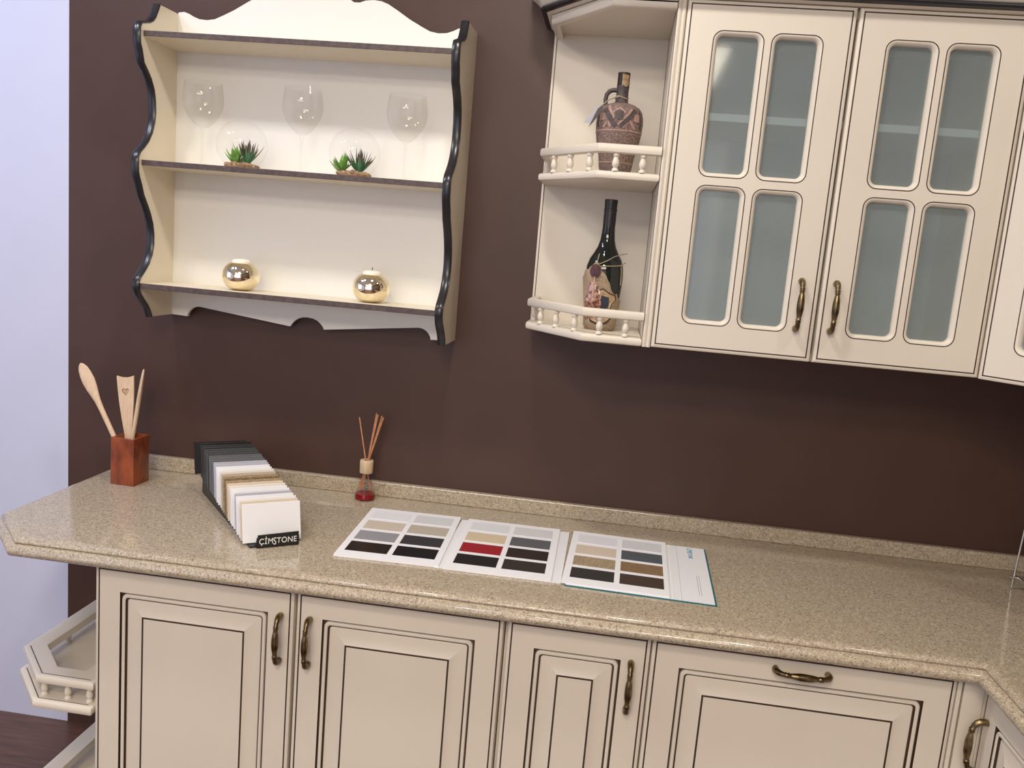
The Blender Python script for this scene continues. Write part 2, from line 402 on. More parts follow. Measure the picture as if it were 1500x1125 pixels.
BAL = [(.0075, 0), (.0078, .003), (.0068, .005), (.0045, .007), (.0062, .010), (.0078, .014), (.0080, .018), (.0070, .023), (.0055, .028), (.0050, .030), (.0072, .0325), (.0074, .0355), (.0062, .038)]
def baluster(parent, x, y, z, h):
    mb = MB(); k = h / .038
    mb.lathe([(r, q * k) for r, q in BAL], CREAM, n=18)
    return mb.build('baluster', parent, (x, y, z), 50)

# ------------------------------------------------------------------ countertop
ZC = 0.838
path = [(-1.208, 0.0), (-1.208, -.490), (-1.062, -.636), (.946, -.636), (.946, -2.25)]
edge = [(0.030, .7985), (.014, .7985), (.006, .8005), (.0014, .8050), (0, .8105), (.0012, .8160), (.0050, .8208), (.0110, .8238), (.0190, .8246), (.0196, .8252), (.0196, .8268), (.0160, .8274), (.0158, .8290), (.0175, .8325), (.0215, .8352), (.027, .8368), (.034, .8376), (.042, ZC)]
path_cw = path   # the slab lies to the left of the path
mb = MB()
L = []
for d, z, *_ in edge: L.append(mb.loop([(x, y, z) for x, y in offset_path(path, d)]))
for a, c in zip(L, L[1:]): mb.bridge(a, c, STONE, closed=False)
wall_pts = [(1.578, -2.25), (1.578, 0.0)]
top = [tuple(mb.v[i][:2]) for i in L[-1]] + wall_pts
ti = L[-1] + mb.loop([(x, y, ZC) for x, y in wall_pts])
for t in tessellate_polygon([[Vector((x, y, 0)) for x, y in top]]): mb.face([ti[i] for i in t], STONE)
bot = [tuple(mb.v[i][:2]) for i in L[0]] + wall_pts
bi = L[0] + mb.loop([(x, y, .7985) for x, y in wall_pts])
for t in tessellate_polygon([[Vector((x, y, 0)) for x, y in bot]]): mb.face([bi[i] for i in t][::-1], STONE)
counter = mb.build('countertop', smooth=40)
tag(counter, 'L-shaped beige speckled stone worktop with moulded edge over the base cabinets', 'countertop')
mb = MB()
mb.box((-1.208, -.020, ZC), (1.556, -.0005, ZC + .041), STONE, .003)
mb.box((1.557, -2.25, ZC), (1.5775, -.0005, ZC + .041), STONE, .003)
mb.build('backsplash', counter, smooth=0)

# ------------------------------------------------------------------ base cabinets
YD = -.590           # front face of the lower doors
ZB, ZT = .125, .7896
def carcass(mb, x0, x1, yb=-.02, yf=YD + .024, z0=.10, z1=.797):
    t = .018
    mb.box((x0, yf, z0), (x0 + t, yb, z1), CREAM); mb.box((x1 - t, yf, z0), (x1, yb, z1), CREAM)
    mb.box((x0 + t, yf, z0), (x1 - t, yb, z0 + t), CREAM); mb.box((x0 + t, yf, z1 - t), (x1 - t, yb, z1), CREAM)
    mb.box((x0 + t, yb - .008, z0 + t), (x1 - t, yb, z1 - t), CREAM)
    mb.box((x0, yf + .05, 0), (x1, yf + .066, z0), CREAM)
def base_unit(name, label, x0, x1):
    t = thing(name, label, 'cabinet', (x0, 0, 0))
    mb = MB(); carcass(mb, 0, x1 - x0); mb.build('carcass', t, smooth=0)
    return t
c1 = base_unit('base_cabinet', 'wide cream base cabinet with two raised-panel doors under the sample display', -.8880, .0262)
panel_door('door', .4567, ZT - ZB, c1, (-.8856 + .8880, YD, ZB), (.4567 - .0285, .678 - ZB, False))
panel_door('door', .4488, ZT - ZB, c1, (-.4230 + .8880, YD, ZB), (.0310, .678 - ZB, False))
c2 = base_unit('base_cabinet', 'narrow cream base cabinet with a single door, between the double-door cabinet and the wide panel', .0282, .3320)
panel_door('door', .2970, ZT - ZB, c2, (.0346 - .0282, YD, ZB), (.297 - .0375, .678 - ZB, False))
c3 = base_unit('base_cabinet', 'cream base cabinet with one wide panel and a horizontal handle on top', .3338, .9328)
panel_door('door', .5975, ZT - ZB, c3, (.3343 - .3338, YD, ZB), (.2988, .760 - ZB, True))
mb = MB(); mb.box((.9333 - .3338, YD, .10), (.9415 - .3338, -.02, .797), CREAM, .0015); mb.build('end_panel', c3, smooth=0)
mb = MB()
mb.box((.9455, YD, .10), (.9845, YD + .020, .797), CREAM, .002)
mb.box((.9846, YD - .0015, .10), (1.0075, YD + .020, .797), CREAM)
tag(mb.build('corner_filler', smooth=0), 'plain cream filler strip in the inner corner of the base cabinets', 'cabinet panel')
# the cabinet of the right-hand leg (its doors look to -x)
c4 = thing('base_cabinet', 'cream base cabinet on the right leg of the worktop, at the edge of the photo', 'cabinet', (1.58, -.592, 0), -PI / 2)
# local x runs along world -y, local y along world +x
mb = MB(); carcass(mb, 0, .90, yb=-.004, yf=-.571); mb.build('carcass', c4, smooth=0)
panel_door('door', .4470, ZT - ZB, c4, (.001, -.595, ZB), (.0290, .668 - ZB, False))
panel_door('door', .4470, ZT - ZB, c4, (.452, -.595, ZB), (.447 - .0290, .690 - ZB, False))

# open end shelves under the left end of the worktop
es = thing('end_shelf_unit', 'cream open end shelves with clipped corners and turned rails left of the base cabinets', 'shelf', (-.889, 0, 0))
def end_outline(g=0.0):
    return [(-.0005, -.003), (-.256 + g, -.003), (-.256 + g, -.474 + g * .4), (-.140 + g * .4, -.590 + g), (-.0005, -.590 + g)]
def end_level(z, rail=True):
    mb = MB(); slab(mb, end_outline(-.008), z - .019, z, .006, CREAM, GLAZE, .013)
    sh = mb.build('shelf', es, smooth=35)
    if not rail: return
    zr = z + .038
    mb = MB(); P = end_outline(); Q = offset_poly(P, .048); zl, zh = zr, zr + .019
    def ring(P, z): return mb.loop([(x, y, z) for x, y in P])
    o = [ring(offset_poly(P, d), zz) for d, zz in ((.0055, zl), (.0015, zl + .002), (0, zl + .006), (0, zh - .006), (.0015, zh - .002), (.0055, zh), (.013, zh), (.0152, zh))]
    i0 = ring(Q, zh); i1 = ring(Q, zl)
    for k in range(6): mb.bridge(o[k], o[k + 1], CREAM)
    for i in range(5):
        k = (i + 1) % 5; mb.face((o[6][i], o[6][k], o[7][k], o[7][i]), GLAZE if i in (2, 3) else CREAM)
    mb.bridge(o[7], i0, CREAM); mb.bridge(i0, i1, CREAM); mb.bridge(i1, o[0], CREAM)
    rl = mb.build('rail', es, smooth=35)
    for x, y in ((-.238, -.07), (-.238, -.20), (-.238, -.33), (-.238, -.455), (-.190, -.512), (-.135, -.566), (-.075, -.569), (-.022, -.569)):
        baluster(rl, x, y, z - .0002, .0384)
end_level(.447); end_level(.082)
mb = MB(); mb.box((-.2545, -.0025, .10), (-.0005, -.0005, .797), CREAM)

# ------------------------------------------------------------------ upper cabinets
YU = -.3314
ZU0, ZU1 = 1.3573, 2.1007
def upper_box(mb, w_, d, z0, z1):
    t = .018
    mb.box((0, -d, z0), (t, -.002, z1), CREAM); mb.box((w_ - t, -d, z0), (w_, -.002, z1), CREAM)
    mb.box((t, -d, z0), (w_ - t, -.002, z0 + t), CREAM); mb.box((t, -d, z1 - t), (w_ - t, -.002, z1), CREAM)
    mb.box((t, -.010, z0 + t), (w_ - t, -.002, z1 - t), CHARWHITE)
u1 = thing('wall_cabinet', 'cream wall cabinet with two doors of four frosted panes each', 'cabinet', (.2775, 0, 0))
mb = MB(); upper_box(mb, .7020, .3085, ZU0, ZU1); mb.build('carcass', u1, smooth=0)
mb = MB(); mb.box((.019, -.302, 1.8600), (.683, -.011, 1.8765), SHELFWHITE, .001); mb.build('inner_shelf', u1, smooth=0)
H = ZU1 - ZU0
glazed_door('door', .3477, H, u1, (.2768 - .2775, YU, ZU0), (.3477 - .0410, 1.480 - ZU0, False))
glazed_door('door', .3480, H, u1, (.6300 - .2775, YU, ZU0), (.0270, 1.481 - ZU0, False))
# diagonal corner cabinet
u2 = thing('corner_wall_cabinet', 'cream diagonal corner wall cabinet cut off by the right edge of the photo', 'cabinet', (.9805, 0, 0))
mb = MB()
cp = [(0, -.002), (0, -.335), (.262, -.597), (.597, -.597), (.597, -.002)]
for z0, z1 in ((ZU0, ZU0 + .018), (ZU1 - .018, ZU1), (1.858, 1.876)):
    q = offset_poly(cp, .0185) if z0 > 1.8 and z0 < 1.9 else cp
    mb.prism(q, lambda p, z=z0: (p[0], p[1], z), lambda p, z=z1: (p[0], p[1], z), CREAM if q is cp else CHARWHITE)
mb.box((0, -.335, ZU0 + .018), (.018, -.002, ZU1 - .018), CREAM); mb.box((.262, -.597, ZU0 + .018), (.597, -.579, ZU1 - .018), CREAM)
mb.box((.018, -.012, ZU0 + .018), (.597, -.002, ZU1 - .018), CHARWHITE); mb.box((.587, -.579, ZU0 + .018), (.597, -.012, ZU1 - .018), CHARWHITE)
mb.build('carcass', u2, smooth=0)
dd = glazed_door('door', .355, H, u2, (.0060 - .0156, -.3330 - .0156, ZU0), (.355 - .0290, 1.481 - ZU0, False)); dd.rotation_euler = (0, 0, -PI / 4)

# open end unit of the wall cabinets
ou = thing('open_wall_shelf', 'cream open corner shelf with turned rails at the left end of the wall cabinets', 'shelf', (0, 0, 0))
OUT = [(.2555, -.019), (-.027, -.019), (-.027, -.150), (.1180, -.3330), (.2555, -.3330)]
mb = MB(); mb.box((-.0290, -.0185, ZU0), (.2555, -.001, ZU1), CREAM, .001)
mb.box((-.0235, -.0187, ZU0 + .02), (-.0213, -.0184, ZU1 - .02), GLAZE)
mb.build('back_panel', ou, smooth=0)
mb = MB()
pl = [(.2562, -.001), (.2562, -.3270), (.2575, -.3305), (.2605, -.3320), (.2640, -.3310), (.2655, -.3285), (.2665, -.3285), (.2680, -.3312), (.2715, -.3322), (.2745, -.3305), (.2758, -.3270), (.2758, -.001)]
mb.prism(pl, lambda p: (p[0], p[1], ZU0 - .001), lambda p: (p[0], p[1], ZU1), CREAM)
mb.box((.2557, -.329, ZU0 + .02), (.2563, -.326, ZU1 - .02), GLAZE)
mb.build('side_panel', ou, smooth=30)
for z0, z1 in ((1.3560, 1.3745), (1.7180, 1.7355)):
    mb = MB(); slab(mb, OUT, z0, z1, .0055, CREAM); sh = mb.build('shelf', ou, smooth=35)
    zr = z1 + .0385; zh = zr + .0195
    RP = [(-.016, -.0190), (-.016, -.1540), (.1225, -.3255), (.2555, -.3255)]
    mb = MB(); hw = .0105
    pr = [(-hw + .004, zr), (-hw + .001, zr + .002), (-hw, zr + .006), (-hw, zh - .006), (-hw + .001, zh - .002), (-hw + .004, zh), (hw - .004, zh), (hw - .001, zh - .002), (hw, zh - .006), (hw, zr + .006), (hw - .001, zr + .002), (hw - .004, zr), (-hw + .004, zr)]
    Ls = [mb.loop([(x, y, z) for x, y in offset_path(RP, d)]) for d, z in pr]
    for a, c in zip(Ls, Ls[1:]): mb.bridge(a, c, CREAM, closed=False)
    rl = mb.build('rail', ou, smooth=40)
    for x, y in ((-.014, -.085), (.012, -.190), (.053, -.240), (.100, -.298), (.158, -.3255), (.2170, -.3255)):
        baluster(rl, x, y, z1 - .0002, .0390)
mb = MB(); slab(mb, OUT, 2.0960, 2.1000, .001, CREAM); slab(mb, OUT, 2.0900, 2.0950, .001, CREAM)
mb.build('top_board', ou, smooth=35)
mb = MB()
RP = [(-.027, -.0190), (-.027, -.150), (.1180, -.3330), (.2555, -.3330)]
pr = [(.020, 2.0785), (.004, 2.0785), (.001, 2.081), (0, 2.085), (0, 2.0945), (.003, 2.098), (.020, 2.098), (.020, 2.0785)]
sweep(mb, RP, pr, CREAM); mb.build('front_lip', ou, smooth=40)
for q in mb.v: pass

# crown moulding along the tops of the wall cabinets
mb = MB()
CP = [(-.030, -.001), (-.030, -.152), (.1165, -.3345), (.9850, -.3345), (1.2480, -.5975), (1.577, -.5975)]
cr = [(.030, 2.1015, CREAM), (.002, 2.1015, CREAM), (-.006, 2.1020, CREAM), (-.010, 2.1045, DARKTRIM), (-.018, 2.1045, DARKTRIM), (-.0225, 2.1070, DARKTRIM), (-.0240, 2.1110, DARKTRIM), (-.0225, 2.1150, DARKTRIM), (-.0190, 2.1172, CREAM), (-.0235, 2.1200, CREAM), (-.027, 2.1300, CREAM),
      (-.033, 2.1420, CREAM), (-.043, 2.1560, CREAM), (-.056, 2.1670, CREAM), (-.064, 2.1720, CREAM), (-.067, 2.1780, CREAM), (-.067, 2.1900, CREAM), (.030, 2.1900, CREAM), (.030, 2.1015, CREAM)]
sweep(mb, CP, cr, CREAM)
tag(mb.build('crown_moulding', smooth=40), 'cream crown moulding with dark bead running above the wall cabinets', 'moulding')

# ------------------------------------------------------------------ scalloped wall shelf
ws = thing('wall_shelf', 'ivory three-tier wall shelf with scalloped sides and black edges on the brown wall', 'shelf', (-.635, 0, 0))
XL, XR = -1.0238, -.2480
cx = -.635
def wx(x): return x - cx
side = [(-.122, 2.0820), (-.131, 2.0640), (-.142, 2.0450), (-.152, 2.0350), (-.168, 2.0270), (-.188, 2.0215), (-.203, 2.0170), (-.2085, 2.0080), (-.2100, 1.9900), (-.2085, 1.9700), (-.2020, 1.9580), (-.1965, 1.9430), (-.1915, 1.9270),
        (-.1740, 1.9120), (-.1570, 1.8950), (-.1430, 1.8720), (-.1360, 1.8450), (-.1340, 1.8150), (-.1380, 1.7900), (-.1480, 1.7640), (-.1640, 1.7410), (-.1830, 1.7240), (-.2010, 1.7100), (-.2090, 1.6980), (-.2110, 1.6850), (-.2090, 1.6620), (-.2030, 1.6470), (-.1935, 1.6300),
        (-.1830, 1.6060), (-.1660, 1.5840), (-.1500, 1.5600), (-.1380, 1.5350), (-.1320, 1.5080), (-.1320, 1.4820), (-.1390, 1.4560), (-.1530, 1.4320), (-.1720, 1.4130), (-.1900, 1.3980), (-.1990, 1.3850), (-.1980, 1.3700), (-.1880, 1.3530), (-.1730, 1.3390), (-.1580, 1.3260), (-.1450, 1.3110), (-.1350, 1.2930)]
poly = [(-.001, 2.0850)] + side + [(-.001, 1.2930)]
for x0, x1, nm in ((XL - .018, XL, 'left'), (XR, XR + .018, 'right')):
    mb = MB(); mb.prism(poly, lambda p, x=x0: (wx(x), p[0], p[1]), lambda p, x=x1: (wx(x), p[0], p[1]), CREAM2)
    sp = mb.build('side_panel', ws, smooth=30)
    mb = MB(); e = .0012
    trim = side
    rows = []
    sec = [(-e, .001), (-e, -.0020), (.0015, -.0036), (.0055, -.0048), (.0125, -.0048), (.0165, -.0036), (.018 + e, -.0020), (.018 + e, .001)]
    for i, (y, z) in enumerate(trim):
        a = Vector(trim[max(i - 1, 0)]); c = Vector(trim[min(i + 1, len(trim) - 1)]); t = (c - a).normalized()
        nrm = Vector((t.y, -t.x))
        rows.append(mb.loop([(wx(x0 + sx), y - nrm.x * so, z - nrm.y * so) for sx, so in sec]))
    for a, c in zip(rows, rows[1:]): mb.bridge(a, c, DARKTRIM, closed=True)
    mb.face(rows[0], DARKTRIM); mb.face(rows[-1], DARKTRIM)
    lab(mb.build('edge_trim', sp, smooth=50), 'glossy black scalloped front edge')
crest_half = [(-1.0238, 2.0880), (-1.0080, 2.0905), (-.9960, 2.0870), (-.9830, 2.0805), (-.9660, 2.0745), (-.9450, 2.0730), (-.9230, 2.0765), (-.9000, 2.0870), (-.8700, 2.1020), (-.8350, 2.1230), (-.8100, 2.1370), (-.7920, 2.1430), (-.7710, 2.1450), (-.7500, 2.1425), (-.7350, 2.1370), (-.7200, 2.1370), (-.7050, 2.1460), (-.6850, 2.1600), (-.6600, 2.1690), (-.6355, 2.1720)]
crest = crest_half + [(2 * cx - x, z) for x, z in crest_half[-2::-1]]
crest = [(min(max(x, XL), XR), z) for x, z in crest]
apron_half = [(-1.0238, 1.2930), (-.9790, 1.2910), (-.9775, 1.2990), (-.9720, 1.3080), (-.9640, 1.3150), (-.9550, 1.3190), (-.9450, 1.3205), (-.6830, 1.2905), (-.6790, 1.2980), (-.6720, 1.3060), (-.6630, 1.3130), (-.6500, 1.3180), (-.6355, 1.3195)]
apron = apron_half + [(2 * cx - x, z) for x, z in apron_half[-2::-1]]
apron = [(min(max(x, XL), XR), z) for x, z in apron]
mb = MB(); mb.prism(apron[::1] + crest[::-1], lambda p: (wx(p[0]), -.0310, p[1]), lambda p: (wx(p[0]), -.0200, p[1]), IVORY)
mb.build('back_panel', ws, smooth=30)
for zt, th in ((2.0020, .0125), (1.6920, .0130), (1.3827, .0135)):
    mb = MB(); mb.box((wx(XL), -.1935, zt - th), (wx(XR), -.0312, zt), CREAM2)
    sh = mb.build('shelf_board', ws, smooth=0)
    mb = MB(); mb.box((wx(XL) + .0003, -.1965, zt - th - .0003), (wx(XR) - .0003, -.1934, zt + .0003), UMBER, .0008)
    lab(mb.build('front_edge', sh, smooth=0), 'dark umber painted front edge')

# ------------------------------------------------------------------ things on the wall shelf
Z2 = 1.6921; Z3 = 1.3828
bowl_prof = [(.0050, .0955), (.0120, .0985), (.0240, .1080), (.0370, .1240), (.0470, .1430), (.0512, .1610), (.0505, .1780), (.0478, .1960), (.0455, .2110), (.0446, .2110), (.0468, .1960), (.0494, .1780), (.0500, .1612), (.0459, .1437), (.0362, .1252), (.0235, .1098), (.0110, .1003), (.0001, .0985)]
stem_prof = [(.0042, .0040), (.0036, .0120), (.0034, .0400), (.0036, .0700), (.0044, .0860), (.0050, .0955)]
foot_prof = [(.0001, 0), (.0340, 0), (.0345, .0010), (.0300, .0020), (.0150, .0032), (.0042, .0040), (.0001, .0040)]
def make_glass(x, label):
    t = thing('wine_glass', label, 'glass', (x, -.112, Z2), 0, 'wine glasses on the wall shelf')
    for nm, pf in (('bowl', bowl_prof), ('stem', stem_prof), ('foot', foot_prof)):
        mb = MB(); mb.lathe(pf, CLEAR if nm == 'bowl' else STEMG, n=40); mb.build(nm, t, smooth=60)
    return t
g0 = make_glass(-.9080, 'clear wine glass at the left end of the middle tier')
def dup(root, loc, label):
    r = root.copy(); COL.objects.link(r); r.location = loc; r['label'] = label
    for ch in root.children:
        c = ch.copy(); COL.objects.link(c); c.parent = r
        for g in ch.children:
            d = g.copy(); COL.objects.link(d); d.parent = c
    return r
dup(g0, (-.6425, -.112, Z2), 'clear wine glass standing between the two glass terrariums')
dup(g0, (-.3715, -.112, Z2), 'clear wine glass at the right end of the middle tier')

def leaf(mb, base, dirv, ln, wd, m, curl=0.25):
    d = Vector(dirv).normalized(); up = Vector((0, 0, 1)); s = d.cross(up)
    if s.length < .05: s = Vector((1, 0, 0))
    s.normalize(); nrm = s.cross(d).normalized()
    rows = []
    for k, (t, wf) in enumerate(((0, .55), (.3, 1.0), (.6, .8), (.85, .42), (1.0, .05))):
        c = Vector(base) + d * ln * t + nrm * ln * curl * t * t
        rr = wd * wf
        idx = mb.loop([c + s * rr, c + nrm * rr * .45, c - s * rr, c - nrm * rr * .45])
        for i in idx: mb.tip[i] = t
        rows.append(idx)
    for a, c in zip(rows, rows[1:]): mb.bridge(a, c, m)
    mb.face(rows[0], m); mb.face(rows[-1], m)
def terrarium(x, label, seed, gx, px):
    rnd = random.Random(seed)
    t = thing('terrarium', label, 'terrarium', (x, -.120, Z2), 0, 'glass globe terrariums on the wall shelf')
    R, zc = .0635, .0600
    mb = MB(); n = 20; pr = [(.001, .0003)]
    a0 = math.acos(-(zc - .0004) / R) if zc - .0004 < R else PI
    for i in range(n + 1):
        a = a0 + (0 - a0) * i / n
        pr.append((R * math.sin(a) + .00001, zc + R * math.cos(a)))
    mb.lathe(pr, GLOBEG, n=44); mb.build('globe', t, smooth=80)
    gb = MB()
    for i in range(170):
        a = rnd.uniform(0, 2 * PI); rr = .041 * math.sqrt(rnd.random()); s = rnd.uniform(.0035, .0070)
        c = Vector((rr * math.cos(a), rr * math.sin(a), .009 + rnd.uniform(0, .008) * (1 - rr / .05)))
        bm = bmesh.new(); bmesh.ops.create_icosphere(bm, subdivisions=1, radius=s)
        for q in bm.verts: q.co = c + Vector((q.co.x * rnd.uniform(.7, 1.2), q.co.y * rnd.uniform(.7, 1.2), q.co.z * .8))
        bm.verts.index_update(); gb.add([q.co.copy() for q in bm.verts], [[q.index for q in f.verts] for f in bm.faces], GRAVEL); bm.free()
    gb.lathe([(.001, .0015), (.036, .0015), (.043, .006), (.036, .011), (.001, .012)], GRAVEL, n=24)
    g = gb.build('gravel_bed', t, smooth=0); g['kind'] = 'stuff'
    mb = MB()
    for k in range(26):
        a = rnd.uniform(0, 2 * PI); tilt = rnd.uniform(.15, 1.15)
        leaf(mb, (gx + .003 * math.cos(a), -.012 + .003 * math.sin(a), .011 + rnd.uniform(0, .012)), (math.sin(tilt) * math.cos(a), math.sin(tilt) * math.sin(a), math.cos(tilt)), rnd.uniform(.026, .041), .0056, GREENLEAF, .15)
    lab(mb.build('succulent', t, smooth=60), 'bright green pointed succulent')
    mb = MB()
    for k in range(40):
        a = rnd.uniform(0, 2 * PI); tilt = rnd.uniform(.05, 1.0)
        leaf(mb, (px + .004 * math.cos(a), .004 * math.sin(a), .012 + rnd.uniform(0, .008)), (math.sin(tilt) * math.cos(a), .6 * math.sin(tilt) * math.sin(a), math.cos(tilt)), rnd.uniform(.040, .060), .0036, TEALLEAF, .12)
    lab(mb.build('succulent', t, smooth=60), 'spiky blue-green succulent with purple tips')
terrarium(-.7965, 'glass globe terrarium with succulents, the one nearer the left end of the shelf', 3, -.010, .016)
terrarium(-.4985, 'glass globe terrarium with succulents, the one nearer the right end of the shelf', 11, -.028, .014)

def candle(x, label, wick):
    t = thing('gold_candle', label, 'candle', (x, -.120, Z3), 0, 'gold ball candles on the wall shelf')
    mb = MB(); pr = [(.001, .0002), (.018, .0004), (.024, .002)]
    for i in range(1, 20):
        a = -1.05 + (2.05) * i / 20
        pr.append((.0480 * math.cos(a) ** .9 if math.cos(a) > 0 else .01, .0375 + .0415 * math.sin(a)))
    pr += [(.0262, .0722), (.0240, .0718), (.0225, .0700)]
    mb.lathe(pr, GOLD, n=44); mb.build('holder', t, smooth=60)
    mb = MB(); mb.lathe([(.0238, .0690), (.0250, .0735), (.0235, .0775), (.0170, .0805), (.0080, .0818), (.0001, .0820)], WAX, n=32); mb.build('wax', t, smooth=60)
    if wick:
        mb = MB(); mb.tube([(0, 0, .0815), (.0003, 0, .0860), (-.0010, 0, .0905)], [.0011, .0011, .0007], WICK, 8); mb.build('wick', t)
candle(-.7870, 'gold mirrored ball candle without visible wick, left on the bottom tier', False)
candle(-.4360, 'gold mirrored ball candle with a dark wick, right on the bottom tier', True)

# ------------------------------------------------------------------ jug and bottle in the open corner shelf
jug = thing('clay_jug', 'brown clay jug bottle with geometric bands on the middle shelf of the corner unit', 'jug', (.1560, -.190, 1.7357))
jp = [(.0001, 0), (.0345, 0), (.0360, .0015), (.0362, .0120), (.0385, .0200), (.0420, .0470), (.0490, .0740), (.0530, .0980), (.0545, .1200), (.0538, .1340), (.0505, .1470), (.0440, .1560), (.0340, .1620), (.0230, .1655), (.0165, .1680), (.0145, .1730), (.0138, .1850), (.0140, .2000), (.0146, .2040), (.0140, .2060)]
mb = MB(); mb.lathe([(r, z, CLAYDARK if z > .1640 else CLAY) for r, z in jp], CLAY, n=48)
body = mb.build('body', jug, smooth=50)
def jr(z):
    for (r0, z0), (r1, z1) in zip(jp[2:], jp[3:]):
        if z0 <= z <= z1 and z1 > z0: return r0 + (r1 - r0) * (z - z0) / (z1 - z0)
    return .0545
def relief(mb, pts_az, wd, m, off=.0009):
    """raised painted band on the jug along (angle, z) points"""
    rows = []
    n = len(pts_az)
    for i in range(n):
        a, z = pts_az[i]; a2, z2 = pts_az[min(i + 1, n - 1)]; a1, z1 = pts_az[max(i - 1, 0)]
        da = (a2 - a1) * .052; dz = z2 - z1; ll = math.hypot(da, dz) or 1
        pa, pz = -dz / ll * wd / 2 / .052, da / ll * wd / 2
        row = []
        for k, o in ((-1, 0), (-1, off), (1, off), (1, 0)):
            aa, zz = a + pa * k, z + pz * k; r = jr(zz) + o
            row.append((r * math.cos(aa), r * math.sin(aa), zz))
        rows.append(mb.loop(row))
    for p, q in zip(rows, rows[1:]): mb.bridge(p, q, m)
    mb.face(rows[0], m); mb.face(rows[-1], m)
def seg(a0, z0, a1, z1, n=8): return [(a0 + (a1 - a0) * i / n, z0 + (z1 - z0) * i / n) for i in range(n + 1)]
for q in range(2):
    mb = MB()
    a = -PI / 2 - .02 + q * PI
    relief(mb, seg(a - .70, .1475, a - .13, .1080), .0095, CLAYDARK, .0016)
    relief(mb, seg(a + .74, .1475, a + .07, .1080), .0095, CLAYDARK, .0016)
    relief(mb, seg(a - .60, .1560, a - .10, .1210), .0050, CLAYPINK, .0011)
    relief(mb, seg(a + .58, .1500, a - .02, .1110), .0050, CLAYPINK, .0011)
    relief(mb, seg(a - .20, .1330, a + .17, .1330), .0200, CLAYDARK, .0019)
    relief(mb, seg(a - .28, .1390, a - .02, .1500, 4) + seg(a + .02, .1500, a + .26, .1390, 4), .0042, CLAYPINK, .0010)
    for sg in (-1, 1):
        relief(mb, seg(a + sg * .66, .1300, a + sg * .98, .1300), .0165, CLAYPINK, .0010)
        relief(mb, seg(a + sg * 1.02, .1480, a + sg * 1.10, .1080), .0060, CLAYDARK, .0014)
    relief(mb, seg(a + .16, .1060, a + .42, .1220, 5) + seg(a + .44, .1220, a + .74, .1050, 5), .0062, CLAYPINK, .0010)
    relief(mb, seg(a - .70, .1060, a - .50, .1180, 5) + seg(a - .48, .1180, a - .34, .1070, 5), .0050, CLAYPINK, .0010)
    lab(mb.build('painted_band', jug, smooth=40), 'raised pink and dark criss-cross bands')
mb = MB()
relief(mb, seg(-PI, .1000, PI, .1000, 48), .0032, CLAYPINK, .0006)
lab(mb.build('painted_ring', jug, smooth=40), 'thin pink ring'); mb = MB()
relief(mb, seg(-PI, .0300, PI, .0300, 48), .0030, CLAYPINK, .0006)
lab(mb.build('painted_ring', jug, smooth=40), 'thin pink ring')
mb = MB(); mb.lathe([(.0138, .2000), (.0143, .2010), (.0140, .2300), (.0146, .2335), (.0143, .2352), (.0001, .2356)], NECKLABEL, n=32)
nk = mb.build('stopper', jug, smooth=40)
mb = MB()
for i in range(8):
    pass
rows = []
for i in range(9):
    a = -PI / 2 - .22 + i * .15
    rows.append(mb.loop([(.0146 * math.cos(a), .0146 * math.sin(a), z) for z in (.2050 + .002 * math.sin(i), .2185, .2300 + .0015 * math.cos(2 * i))]))
for p, q in zip(rows, rows[1:]): mb.bridge(p, q, TAN, closed=False)
lab(mb.build('neck_label', jug, smooth=60), 'tan picture label on the neck')
mb = MB(); mb.tube([(-.012, 0, .1960), (-.021, 0, .1965), (-.030, 0, .1930), (-.0360, 0, .1850), (-.0375, 0, .1740), (-.0365, 0, .1640), (-.0340, 0, .1590)], [.0052, .0052, .0052, .0050, .0050, .0052, .0058], CLAYDARK, 12)
mb.build('handle', jug, smooth=60)
mb = MB()
ring = [(.0150 * math.cos(a), .0150 * math.sin(a), .1790 + .0025 * math.sin(a * 2)) for a in [2 * PI * i / 24 for i in range(25)]]
mb.tube(ring, .0016, TWINE, 8)
mb.tube([(-.006, -.0150, .1800), (-.020, -.025, .1735), (-.031, -.036, .1660), (-.040, -.042, .1560), (-.048, -.045, .1480)], .0013, TWINE, 8)
mb.build('twine', jug, smooth=60)
mb = MB()
mb.prism([(-.0480, .1520), (-.0560, .1480), (-.0810, .1120), (-.0610, .1130), (-.0430, .1440)], lambda p: (p[0], -.0440, p[1]), lambda p: (p[0], -.0448, p[1]), TAGGREY)
mb.prism([(-.0390, .1560), (-.0520, .1440), (-.0690, .1030), (-.0600, .1130), (-.0420, .1400)], lambda p: (p[0], -.0475, p[1]), lambda p: (p[0], -.0482, p[1]), TAGDARK)
lab(mb.build('swing_tag', jug, smooth=0), 'grey and brown paper tag on a string')

bt = thing('wine_bottle', 'dark green bottle half wrapped in burlap with a wax seal, on the corner shelf', 'bottle', (.1555, -.190, 1.3747))
bp_ = [(.0001, .0010), (.0330, .0005), (.0365, .003), (.0372, .010), (.0385, .040), (.0425, .080), (.0450, .110), (.0455, .130), (.0440, .150), (.0385, .168), (.0300, .182), (.0220, .197), (.0175, .213), (.0155, .232), (.0145, .250)]
mb = MB(); mb.lathe(bp_, BOTTLEG, n=48); mb.build('body', bt, smooth=60)
mb = MB(); mb.lathe([(.0147, .246), (.0150, .262), (.0148, .281), (.0158, .282), (.0158, .286), (.0147, .287), (.0149, .296), (.0157, .306), (.0150, .3085), (.0001, .3088)], CAPSULE, n=36); mb.build('neck_capsule', bt, smooth=40)
def br(z):
    for (r0, z0), (r1, z1) in zip(bp_[1:], bp_[2:]):
        if z0 <= z <= z1 and z1 > z0: return r0 + (r1 - r0) * (z - z0) / (z1 - z0)
    return .0372
